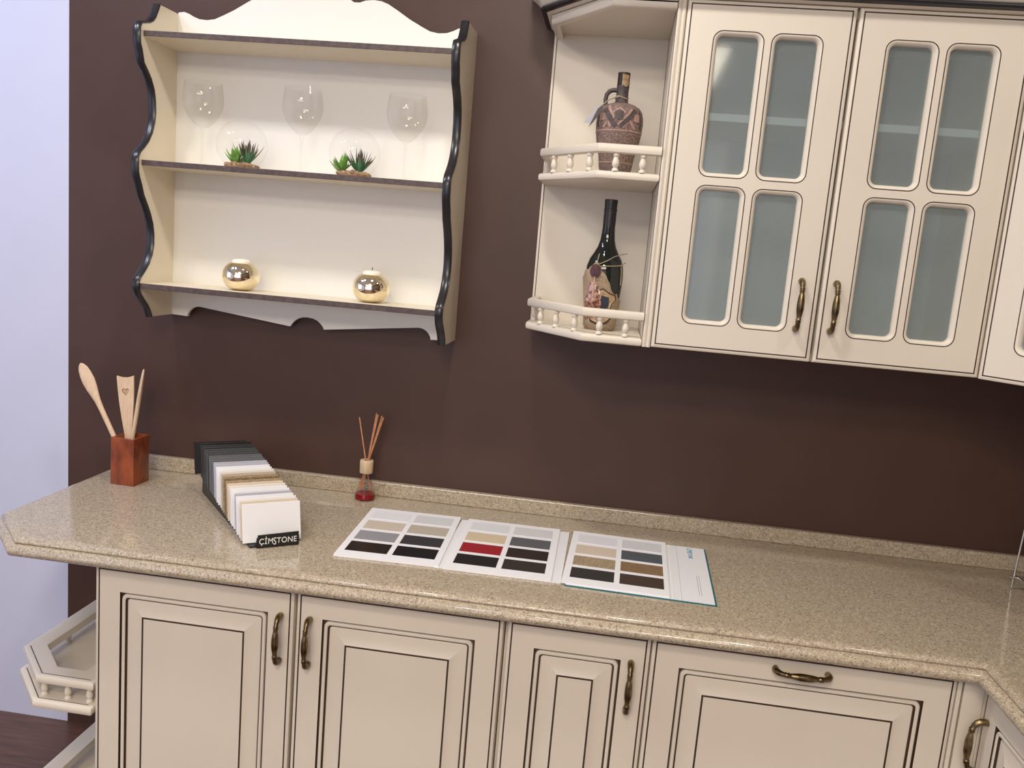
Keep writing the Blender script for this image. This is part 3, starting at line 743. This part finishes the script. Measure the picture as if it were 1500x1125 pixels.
# burlap: wraps round the bottle; its upper edge climbs from low right to high left
mb = MB(); cols = []; nA = 56; nZ = 16
def cloth_top(a):   # a = angle seen from the front: 0 is front, + to the right
    if a > .62: return .090 - .02 * min(1, (a - .62))
    if a > -.35: return .090 + (.62 - a) / .97 * .072
    return max(.120, .162 - (-.35 - a) * .030)
outer = []; inner = []
for i in range(nA):
    a = -PI + 2 * PI * i / nA
    zt = cloth_top(a) + .003 * math.sin(9 * a) + .002 * math.sin(23 * a); co = []; ci = []
    for k in range(nZ + 1):
        z = .0006 + (zt - .0006) * k / nZ
        r = br(z) + .0024 + .0011 * math.sin(7 * a + z * 60) * (z / .1) + (.003 * max(0, (k / nZ - .8)) * 3 if a < .2 else 0)
        an = -PI / 2 + a
        co.append((r * math.cos(an), r * math.sin(an), z)); ci.append(((r - .0012) * math.cos(an), (r - .0012) * math.sin(an), z))
    outer.append(mb.loop(co)); inner.append(mb.loop(ci))
for i in range(nA):
    j = (i + 1) % nA
    mb.bridge(outer[i], outer[j], BURLAP, closed=False); mb.bridge(inner[i], inner[j], BURLAP, closed=False)
    mb.face([outer[i][-1], outer[j][-1], inner[j][-1], inner[i][-1]], BURLAP)
lab(mb.build('burlap_wrap', bt, smooth=60), 'rough burlap wrap with a ragged slanting edge')
def onb(a, z, o):
    r = br(z) + o; an = -PI / 2 + a
    return (r * math.cos(an), r * math.sin(an), z)
def patch(mb, poly, o0, o1, m, ac, zc):
    """flat cut-out bent round the bottle; poly in metres about (ac, zc)"""
    f = lambda p, o: onb(ac + p[0] / .047, zc + p[1], o)
    a = mb.loop([f(p, o0) for p in poly]); c = mb.loop([f(p, o1) for p in poly])
    mb.bridge(a, c, m)
    ctr = mb.loop([f((sum(p[0] for p in poly) / len(poly), sum(p[1] for p in poly) / len(poly)), o1)])[0]
    for i in range(len(poly)): mb.face([c[i], c[(i + 1) % len(poly)], ctr], m)
mb = MB(); ds = [(.0130 * math.cos(t), .0155 * math.sin(t)) for t in [2 * PI * i / 28 for i in range(28)]]
patch(mb, ds, .002, .0075, SEALWAX, -.42, .1400); patch(mb, [(p[0] * .72, p[1] * .72) for p in ds], .007, .0086, SEALWAX, -.42, .1400)
lab(mb.build('wax_seal', bt, smooth=40), 'dark red round wax seal')
mb = MB()
shield = [(-.030, .030), (-.016, .026), (0, .037), (.018, .026), (.034, .022), (.038, .012), (.027, .000), (.024, -.016), (.030, -.034), (.018, -.046), (-.004, -.052), (-.028, -.044), (-.034, -.020), (-.030, .004)]
patch(mb, shield, .002, .0046, BLACKINK, .02, .0640)
patch(mb, [(p[0] * .9 , p[1] * .92) for p in shield], .004, .0052, TAN, .02, .0640)
patch(mb, [(-.002, .020), (.016, .016), (.018, -.004), (.008, -.018), (-.004, -.010)], .005, .0060, NAVY, .02, .0640)
patch(mb, [(-.026, .020), (-.016, .024), (-.014, -.020), (-.030, -.018)], .005, .0060, NAVY, .02, .0640)
lab(mb.build('crest_label', bt, smooth=40), 'shield shaped crest with black outline')
mb = MB()
pot = [(-.0070, .045), (.0060, .045), (.0085, .040), (.0055, .034), (.0070, .026), (.0140, .012), (.0165, -.004), (.0125, -.016), (.0060, -.020), (-.0070, -.020), (-.0135, -.016), (-.0165, -.004), (-.0140, .012), (-.0080, .026), (-.0060, .034), (-.0095, .040)]
pot = [(p[0] * 1.35, p[1] * 1.08) for p in pot]
patch(mb, pot, .003, .0085, COPPER, -.46, .0640)
patch(mb, [(p[0] * .7, p[1] * .7) for p in pot], .008, .0105, COPPER, -.46, .0650)
patch(mb, [(-.026, .006), (.020, .006), (.020, -.007), (-.026, -.007)], .003, .0072, COPPER, -.50, .0330)
patch(mb, [(.012, .034), (.017, .030), (.017, .020), (.012, .016), (.014, .025)], .003, .007, COPPER, -.46, .0640)
lab(mb.build('copper_relief', bt, smooth=30), 'shiny copper jug-shaped relief')
mb = MB()
mb.tube([onb(-.42, .152, .006), onb(-.20, .158, .005), onb(.15, .166, .004), onb(.55, .176, .006), (.040, -.034, .1830), (.050, -.030, .1850)], .0012, TWINE, 8)
mb.tube([onb(-.42, .150, .006), onb(0, .152, .004), onb(.5, .154, .004), onb(.9, .156, .005), (.048, -.026, .1640)], .0012, TWINE, 8)
mb.tube([onb(-.42, .156, .004), onb(-.43, .170, .003), onb(-.46, .180, .003)], .0012, TWINE, 8)
mb.tube([onb(.95, .156, .005), onb(1.0, .140, .003), onb(1.02, .110, .003)], .0012, TWINE, 8)
mb.tube([onb(-.42, .126, .007), onb(-.44, .105, .008), onb(-.43, .080, .0115)], .0013, TAN, 8)
mb.tube([onb(-.40, .126, .007), onb(-.39, .105, .008), onb(-.40, .078, .0115)], .0013, TAN, 8)
mb.build('twine', bt, smooth=60)

# ------------------------------------------------------------------ wooden box with utensils
bxr = -.05
BX = (-1.0690, -.1530)
box = thing('utensil_box', 'square reddish-brown wooden box of utensils at the left end of the worktop', 'box', (BX[0], BX[1], ZC), bxr)
hw, hd, hh, th = .0340, .0360, .1290, .0065
mb = MB()
P = rrect(-hw, -hd, hw, hd, .002, 2); Q = rrect(-hw + th, -hd + th, hw - th, hd - th, .001, 2)
lo = mb.loop([(x, y, .0002) for x, y in P]); l1 = mb.loop([(x, y, hh - .001) for x, y in P]); l2 = mb.loop([(x, y, hh) for x, y in offset_poly(P, .001)])
q1 = mb.loop([(x, y, hh) for x, y in Q]); q0 = mb.loop([(x, y, .008) for x, y in Q])
mb.face(lo[::-1], BOXWOOD); mb.bridge(lo, l1, BOXWOOD); mb.bridge(l1, l2, BOXWOOD); mb.bridge(l2, q1, BOXWOOD); mb.bridge(q1, q0, BOXWOOD); mb.face(q0, BOXWOOD)
mb.build('body', box, smooth=30)
def flat_tool(name, label, p0, p1, prof, facing, thick=.004, heart=None):
    """wooden tool: outline (t along length, half width left, half width right) between two points"""
    p0 = Vector(p0); p1 = Vector(p1); d = (p1 - p0).normalized(); ln = (p1 - p0).length
    f = Vector(facing); f = (f - d * f.dot(d)).normalized(); s = d.cross(f).normalized()
    if s.x < 0: s = -s
    mb = MB()
    left = [(t * ln, -a) for t, a, b_ in prof]; right = [(t * ln, b_) for t, a, b_ in prof]
    if heart: left += [(.985 * ln, -.010), (.982 * ln, .004), (.990 * ln, .014)]
    poly = left + right[::-1]
    polys = [[Vector((q[1], q[0], 0)) for q in poly]]
    if heart: polys.append([Vector((x, z, 0)) for x, z in heart])
    flat = [q for pl_ in polys for q in pl_]
    fr = mb.loop([p0 + s * q.x + d * q.y + f * thick / 2 for q in flat]); bk = mb.loop([p0 + s * q.x + d * q.y - f * thick / 2 for q in flat])
    for t in tessellate_polygon(polys): mb.face([fr[i] for i in t], BEECH); mb.face([bk[i] for i in t][::-1], BEECH)
    n0 = len(polys[0]); mb.bridge(fr[:n0], bk[:n0], BEECH)
    if heart:   # shallow burnt recess
        fl = mb.loop([p0 + s * q.x + d * q.y + f * (thick / 2 - .0022) for q in polys[1]])
        mb.bridge(fr[n0:], fl, GLAZE)
        for t in tessellate_polygon([polys[1]]): mb.face([fl[i] for i in t], TAN)
        for t in tessellate_polygon([polys[1]]): mb.face([bk[n0 + i] for i in t], BEECH)
    o = mb.build(name, smooth=30, origin=p0, loc=p0)
    return tag(o, label, 'utensil', 'wooden utensils in the box')
def round_tool(name, label, pts, wid, thk, facing):
    """wooden spoon: elliptical sections along a path"""
    pts = [Vector(p) for p in pts]; mb = MB(); rows = []
    for i, p in enumerate(pts):
        d = (pts[min(i + 1, len(pts) - 1)] - pts[max(i - 1, 0)]).normalized()
        f = Vector(facing); f = (f - d * f.dot(d)).normalized(); s = d.cross(f)
        rows.append(mb.loop([p + s * wid[i] * math.cos(a) + f * thk[i] * math.sin(a) for a in [2 * PI * k / 16 for k in range(16)]]))
    for a, c in zip(rows, rows[1:]): mb.bridge(a, c, BEECH)
    mb.face(rows[0], BEECH); mb.face(rows[-1], BEECH)
    o = mb.build(name, smooth=60, origin=pts[0], loc=pts[0])
    return tag(o, label, 'utensil', 'wooden utensils in the box')
def lerp(a, b_, t): return tuple(a[i] + (b_[i] - a[i]) * t for i in range(3))
a0, a1 = (-1.0640, -.1720, .886), (-1.2215, -.1420, 1.1490)
ts = [0, .3, .55, .64, .70, .76, .83, .90, .95, .985, 1.0]
round_tool('wooden_spoon', 'wooden spoon leaning far left out of the box', [lerp(a0, a1, t) for t in ts], [.0062, .0064, .0070, .0085, .0115, .0150, .0170, .0155, .0125, .0070, .0012], [.0050, .0050, .0050, .0048, .0046, .0044, .0040, .0036, .0030, .0022, .0010], (.25, -1, .1))
hs = []
for i in range(28):
    t = 2 * PI * i / 28
    hs.append(((.00064 * 16 * math.sin(t) ** 3) - .001, .236 + .00070 * (13 * math.cos(t) - 5 * math.cos(2 * t) - 2 * math.cos(3 * t) - math.cos(4 * t))))
flat_tool('wooden_spatula', 'flat wooden spatula with a heart cut-out, upright in the box', (-1.0750, -.1420, .8470), (-1.1030, -.1220, 1.1240),
          [(0, .0085, .0085), (.38, .0088, .0088), (.46, .0105, .0105), (.58, .0150, .0150), (.72, .0195, .0185), (.86, .0225, .0208), (.98, .0238, .0220), (1.0, .0236, .0228)], (.1, -1, .05), .0055, hs)
a0, a1 = (-1.0850, -.1400, .860), (-1.0540, -.1180, 1.1460)
round_tool('wooden_spoon', 'wooden spoon seen edge-on behind the heart spatula', [lerp(a0, a1, t) for t in ts], [.0060, .0060, .0062, .0085, .0130, .0180, .0210, .0190, .0150, .0080, .0015], [.0055, .0055, .0055, .0058, .0060, .0058, .0052, .0045, .0036, .0026, .0012], (.87, .5, 0))

# ------------------------------------------------------------------ reed diffuser
DX, DY = -.4390, -.0560
df = thing('reed_diffuser', 'small glass reed diffuser with red oil and wooden collar near the backsplash', 'diffuser', (DX, DY, ZC))
mb = MB(); mb.lathe([(.0001, .0003), (.0250, .0003), (.0282, .0030), (.0285, .0070), (.0270, .0150), (.0215, .0360), (.0160, .0550), (.0135, .0640), (.0130, .0780)], FLASKG, n=40)
mb.lathe([(.0130, .0580), (.0200, .0590), (.0245, .0610), (.0250, .0640), (.0245, .0660), (.0140, .0660)], FLASKG, n=40)
mb.build('flask', df, smooth=60)
mb = MB(); mb.lathe([(.0001, .0012), (.0245, .0012), (.0274, .0035), (.0276, .0075), (.0262, .0150), (.0258, .0165), (.0001, .0166)], REDOIL, n=40); mb.build('oil', df, smooth=50)
mb = MB(); mb.lathe([(.0070, .0745), (.0172, .0745), (.0182, .0760), (.0185, .1020), (.0183, .1085), (.0172, .1100), (.0070, .1100), (.0070, .0745)], PALEW, n=40); mb.build('collar', df, smooth=40)
for lbl, bx_, by_, tx, ty, tz in (('leftmost reed stick, leaning left out of the diffuser', .010, .002, -.0290, .004, .226), ('second reed stick from the left in the diffuser', -.009, .000, .0170, .010, .2400),
                                ('middle reed stick of the five in the diffuser', -.007, -.004, .0245, -.004, .2390), ('fourth reed stick from the left in the diffuser', -.005, .005, .0335, .006, .2350), ('rightmost reed stick, leaning right out of the diffuser', -.008, -.002, .0405, -.006, .2330)):
    # every reed passes the mouth of the collar and ends in the oil
    p1 = Vector((tx, ty, tz)); mth = Vector((tx * .10, ty * .3, .105)); d = (mth - p1).normalized(); p0 = mth + d * (.105 - .030) / abs(d.z)
    mb = MB(); mb.tube([p0, mth, p1], .0020, REED, 8)
    tag(mb.build('reed_stick', smooth=60, loc=(DX, DY, ZC)), lbl, 'reed stick', 'reeds in the diffuser')

# ------------------------------------------------------------------ sample tray and stone cards
U = Vector((.8060, .5920, 0)).normalized(); W = Vector((-U.y, U.x, 0)); W2 = (W - U * .060)
T0 = Vector((-.5735, -.4995, ZC))
def tp(u_, t, z): return T0 + U * u_ + W2 * t + Vector((0, 0, z))
TL = .418
tray = thing('sample_tray', 'black stepped display tray holding the stone sample cards', 'display tray', T0)
def tl(u_, t, z): return tp(u_, t, z) - T0
mb = MB()
sidep = [(-.012, .0003), (.436, .0003), (.436, .0520), (.412, .0500), (-.004, .0040), (-.012, .0040)]
mb.prism(sidep, lambda p: tl(-.003, p[0], p[1]), lambda p: tl(.108, p[0], p[1]), BLACKP); mb.build('tray_body', tray, smooth=20)
mb = MB(); mb.prism([(.012, .0008), (.104, .0008), (.104, .0330), (.012, .0310)], lambda p: tl(p[0], -.020 - p[1] * .05, p[1]), lambda p: tl(p[0], -.0165 - p[1] * .05, p[1]), BLACKP)
mb.prism([(-.020, .0008), (-.0005, .0008), (-.0005, .0060), (-.010, .0060), (-.016, .0240), (-.020, .0240)], lambda p: tl(.0105, p[0], p[1]), lambda p: tl(.0125, p[0], p[1]), BLACKP)
mb.prism([(-.020, .0008), (-.0005, .0008), (-.0005, .0060), (-.010, .0060), (-.016, .0240), (-.020, .0240)], lambda p: tl(.1035, p[0], p[1]), lambda p: tl(.1055, p[0], p[1]), BLACKP)
fp = mb.build('name_plate', tray, smooth=0)
mb = MB(); mb.prism([(-.030, .0560), (.1040, .0560), (.1040, .1360), (-.030, .1360)], lambda p: tl(p[0] + .004, .4190 + (p[1] - .056) * .27, p[1]), lambda p: tl(p[0] + .004, .4235 + (p[1] - .056) * .27, p[1]), BLACKP)
mb.build('back_plate', tray, smooth=0)
def brand(name, size, m, parent, M):
    """the brand word: capitals of one height with a taller S in the middle"""
    bmj = bmesh.new(); x = 0
    for txt, sy, dy in (('\u00c7\u0130M', 1.0, 0), ('S', 1.28, -.16), ('TONE', 1.0, 0)):
        c = bpy.data.curves.new(name, 'FONT'); c.body = txt; c.size = size; c.extrude = .0004; c.space_character = 1.06
        tmp = bpy.data.objects.new(name, c); COL.objects.link(tmp); bpy.context.view_layer.update()
        me = bpy.data.meshes.new_from_object(tmp.evaluated_get(bpy.context.evaluated_depsgraph_get()))
        bpy.data.objects.remove(tmp, do_unlink=True)
        xs = [v.co.x for v in me.vertices]
        me.transform(Matrix.Translation((x - min(xs), dy * size, 0)) @ Matrix.Diagonal((1, sy, 1, 1)))
        x += max(xs) - min(xs) + size * .075
        bmj.from_mesh(me); bpy.data.meshes.remove(me)
    me = bpy.data.meshes.new(name)
    bmesh.ops.translate(bmj, verts=bmj.verts, vec=(-x / 2, -size * .35, 0)); bmj.to_mesh(me); bmj.free()
    me.materials.append(m); me.transform(M)
    o = bpy.data.objects.new(name, me); COL.objects.link(o); o.parent = parent
    return o
ctr = tl(.0580, -.0217, .0165); upv = Vector((0, 0, 1)) - W * .05; upv.normalize(); nv = U.cross(upv)
M = Matrix(((U.x, upv.x, nv.x, ctr.x), (U.y, upv.y, nv.y, ctr.y), (U.z, upv.z, nv.z, ctr.z), (0, 0, 0, 1)))
lab(brand('lettering', .0190, WHITEINK, fp, M @ Matrix.Diagonal((.86, 1, 1, 1))), 'white brand lettering')

CARD = {
 'white': [mat('card_white', (.84, .84, .86), .3), 'plain white'], 'cream': [mat('card_cream', (.70, .60, .47), .35), 'cream'],
 'lav': [mat('card_pale_grey', (.47, .47, .54), .35), 'pale grey'], 'warm': [mat('card_warm_white', (.78, .74, .68), .35), 'warm white'],
 'tan': [speckle_mat('card_tan', (.42, .31, .18), (.34, .24, .13), (.15, .09, .05), (.58, .47, .32), 700, .3, .15, .2), 'tan granite'],
 'brown': [speckle_mat('card_brown', (.25, .17, .095), (.16, .10, .06), (.06, .035, .02), (.50, .40, .26), 600, .3, .25, .15), 'brown granite'],
 'greige': [mat('card_greige', (.52, .45, .37), .35), 'greige'], 'grey': [speckle_mat('card_grey', (.13, .13, .145), (.11, .11, .12), (.07, .07, .08), (.18, .18, .2), 800, .35), 'mid grey'],
 'dgrey': [speckle_mat('card_dark_grey', (.055, .06, .06), (.045, .05, .05), (.025, .028, .028), (.085, .09, .09), 800, .35), 'dark grey'],
 'char': [mat('card_charcoal', (.028, .030, .031), .3), 'charcoal'], 'black': [mat('card_black', (.010, .011, .011), .25), 'black']}
seq = ['white', 'cream', 'white', 'white', 'lav', 'white', 'white', 'warm', 'cream', 'tan', 'brown', 'tan', 'greige', 'warm', 'white', 'white', 'lav', 'lav', 'grey', 'grey', 'grey', 'dgrey', 'dgrey', 'dgrey', 'char', 'char', 'black']
ordn = ['frontmost', 'second', 'third', 'fourth', 'fifth', 'sixth', 'seventh', 'eighth', 'ninth', 'tenth', 'eleventh', 'twelfth', 'thirteenth', 'fourteenth', 'fifteenth', 'sixteenth', 'seventeenth', 'eighteenth', 'nineteenth', 'twentieth', 'twenty-first', 'twenty-second', 'twenty-third', 'twenty-fourth', 'twenty-fifth', 'twenty-sixth', 'rearmost']
nC = len(seq); cards_me = {}
for i, k in enumerate(seq):
    t = .003 + (TL - .012) * i / (nC - 1)
    if k not in cards_me:
        mb = MB(); mb.box((0, 0, 0), (.1320, .0062, .0880), CARD[k][0], .0007)
        o = mb.build('sample_card', smooth=0); cards_me[k] = o
    else:
        o = cards_me[k].copy(); COL.objects.link(o)
    zb = .0058 + .1085 * t
    base = tp(-.013 + random.uniform(-.001, .001), t, zb)
    ang = math.atan2(U.y, U.x); tilt = math.radians(-16)
    o.matrix_world = Matrix.Translation(base) @ Matrix.Rotation(ang, 4, 'Z') @ Matrix.Rotation(tilt, 4, 'X')
    pos = ordn[i] if i in (0, nC - 1) else ordn[i] + ' from the front'
    tag(o, '%s stone sample card in the black tray, %s' % (CARD[k][1], pos), 'sample card', 'stone sample cards in the tray')

# ------------------------------------------------------------------ folding sample book
bk = thing('sample_book', 'open white folding sample book with rows of colour swatches on the worktop', 'book', (0, 0, ZC))
def rotp(cx_, cy_, a): return lambda x, y, z: (cx_ + x * math.cos(a) - y * math.sin(a), cy_ + x * math.sin(a) + y * math.cos(a), z)
f3 = rotp(.2980, -.3220, math.radians(-1.7))
mb = MB()
mb.prism([(-.152, -.1800), (.1735, -.1800), (.1735, .1775), (-.152, .1775)], lambda p: f3(p[0], p[1], .0004), lambda p: f3(p[0], p[1], .0024), TEAL)
mb.build('cover', bk, smooth=0).__setitem__('label', 'teal hard cover')
mb = MB()
for x0, x1, z in ((-.150, .1000, .0034), (.1005, .1695, .0038)):
    mb.prism([(x0, -.1770), (x1, -.1770), (x1, .1765), (x0, .1765)], lambda p: f3(p[0], p[1], .0024), lambda p, z=z: f3(p[0], p[1], z), PAPER2)
mb.prism([(.0800, -.1770), (.0830, -.1770), (.0830, .1765), (.0800, .1765)], lambda p: f3(p[0], p[1], .0032), lambda p: f3(p[0], p[1], .0040), PAPER)
flap = mb.build('cover_lining', bk, smooth=0)
for xa, xb in ((-.150, -.118), (.104, .132)):
    mb = MB(); mb.box((xa, -.489, .0004), (xb, -.140, .0022), PAPER2); mb.build('spine_strip', bk, smooth=0)
SW = {}
def sw(name, c, speck=None):
    if name not in SW:
        SW[name] = speckle_mat('swatch_' + name, c, [q * .7 for q in c], [q * .35 for q in c], [min(1, q * 1.6) for q in c], 500, .3, .2, .2) if speck else mat('swatch_' + name, c, .3)
    return SW[name]
rowsP = [
 [[('white', (.82, .82, .85)), ('beige', (.62, .54, .44)), ('grey', (.30, .30, .32)), ('blackbrown', (.018, .013, .012))], [('palegrey', (.68, .69, .70)), ('greige', (.50, .45, .37)), ('charcoal', (.035, .037, .041)), ('black', (.006, .007, .009))]],
 [[('marble', (.74, .75, .77)), ('sand', (.66, .54, .38)), ('red', (.32, .012, .022)), ('black2', (.010, .011, .012))], [('lightgrey', (.68, .68, .70)), ('steel', (.11, .115, .125)), ('espresso', (.024, .016, .015)), ('darkbrown', (.032, .027, .024))]],
 [[('offwhite', (.76, .76, .80)), ('cream', (.66, .56, .45)), ('tangranite', (.40, .31, .20)), ('graphite', (.035, .035, .034))], [('silver', (.66, .67, .69)), ('slate', (.085, .10, .115)), ('browngranite', (.26, .17, .09)), ('umber', (.062, .044, .033))]]]
for pi, (cx_, cy_, deg, wdt) in enumerate(((-.2665, -.3140, 2.2, .2380), (-.0110, -.3130, .6, .2400), (.2545, -.3180, -1.6, .2340))):
    fr_ = rotp(cx_, cy_, math.radians(deg)); hw_, hh_ = wdt / 2, .1775
    zt = .0056 if pi < 2 else .0074
    z0 = .0006 if pi < 2 else .0036
    mb = MB(); mb.prism([(-hw_, -hh_), (hw_, -hh_), (hw_, hh_), (-hw_, hh_)], lambda p: fr_(p[0], p[1], z0), lambda p: fr_(p[0], p[1], zt), PAPER)
    pn = mb.build('panel', bk, smooth=0)
    cw, chh = .0975, .0620
    for ci in range(2):
        for ri in range(4):
            nm, c = rowsP[pi][ci][ri]
            x = -hw_ + .0155 + ci * (cw + .0125); y = hh_ - .0240 - ri * (chh + .0165)
            mb = MB(); mb.prism([(x, y - chh), (x + cw, y - chh), (x + cw, y), (x, y)], lambda p: fr_(p[0], p[1], zt - .0003), lambda p: fr_(p[0], p[1], zt + .0006), sw(nm, c, 'granite' in nm))
            lab(mb.build('swatch', pn, smooth=0), {'blackbrown': 'black-brown', 'palegrey': 'pale grey', 'black2': 'black', 'lightgrey': 'light grey', 'darkbrown': 'dark brown', 'offwhite': 'off-white', 'tangranite': 'tan granite', 'browngranite': 'brown granite', 'marble': 'white marble'}.get(nm, nm) + ' colour swatch')
p = f3(.1330, .1290, .0040); a = math.radians(-91.7)
lab(brand('lettering', .0150, TEALINK, flap, Matrix.Translation(p) @ Matrix.Rotation(a, 4, 'Z') @ Matrix.Diagonal((.95, 1, .5, 1))), 'teal brand lettering')
mb = MB()
for x in (.1390, .1440):
    mb.prism([(x, -.1400), (x + .0010, -.1400), (x + .0010, -.0200), (x, -.0200)], lambda p: f3(p[0], p[1], .0038), lambda p: f3(p[0], p[1], .0040), GREYINK)
mb.build('fine_print', flap, smooth=0)

# ------------------------------------------------------------------ chrome dish rack
rk = thing('dish_rack', 'chrome wire dish rack at the right edge of the worktop', 'dish rack', (1.2070, -.1610, ZC))
r_ = .0024
for y in (0, -.26):
    mb = MB()
    mb.tube([(0, y, .0030), (.0055, y, .1440), (.0085, y, .2200), (.016, y, .2350), (.030, y, .2400), (.270, y, .2400), (.284, y, .2350), (.2915, y, .2200), (.300, y, .0030)], r_, CHROME, 8)
    mb.build('end_frame', rk, smooth=60)
mb = MB()
for z, x0, x1 in ((.0320, -.011, .311), (.1700, .000, .300)):
    for y in (0, -.26): mb.tube([(x0, y - .004, z), (x1, y - .004, z)], .0030, CHROME, 8)
    for k in range(12):
        y = -.26 + .26 * (k + .5) / 12; mb.tube([(x0 + .022, y, z), (x1 - .022, y, z)], .0014, CHROME, 6)
    for x in (x0 + .020, x1 - .020): mb.tube([(x, .004, z), (x, -.268, z)], .0030, CHROME, 8)
mb.build('wire_shelf', rk, smooth=60)
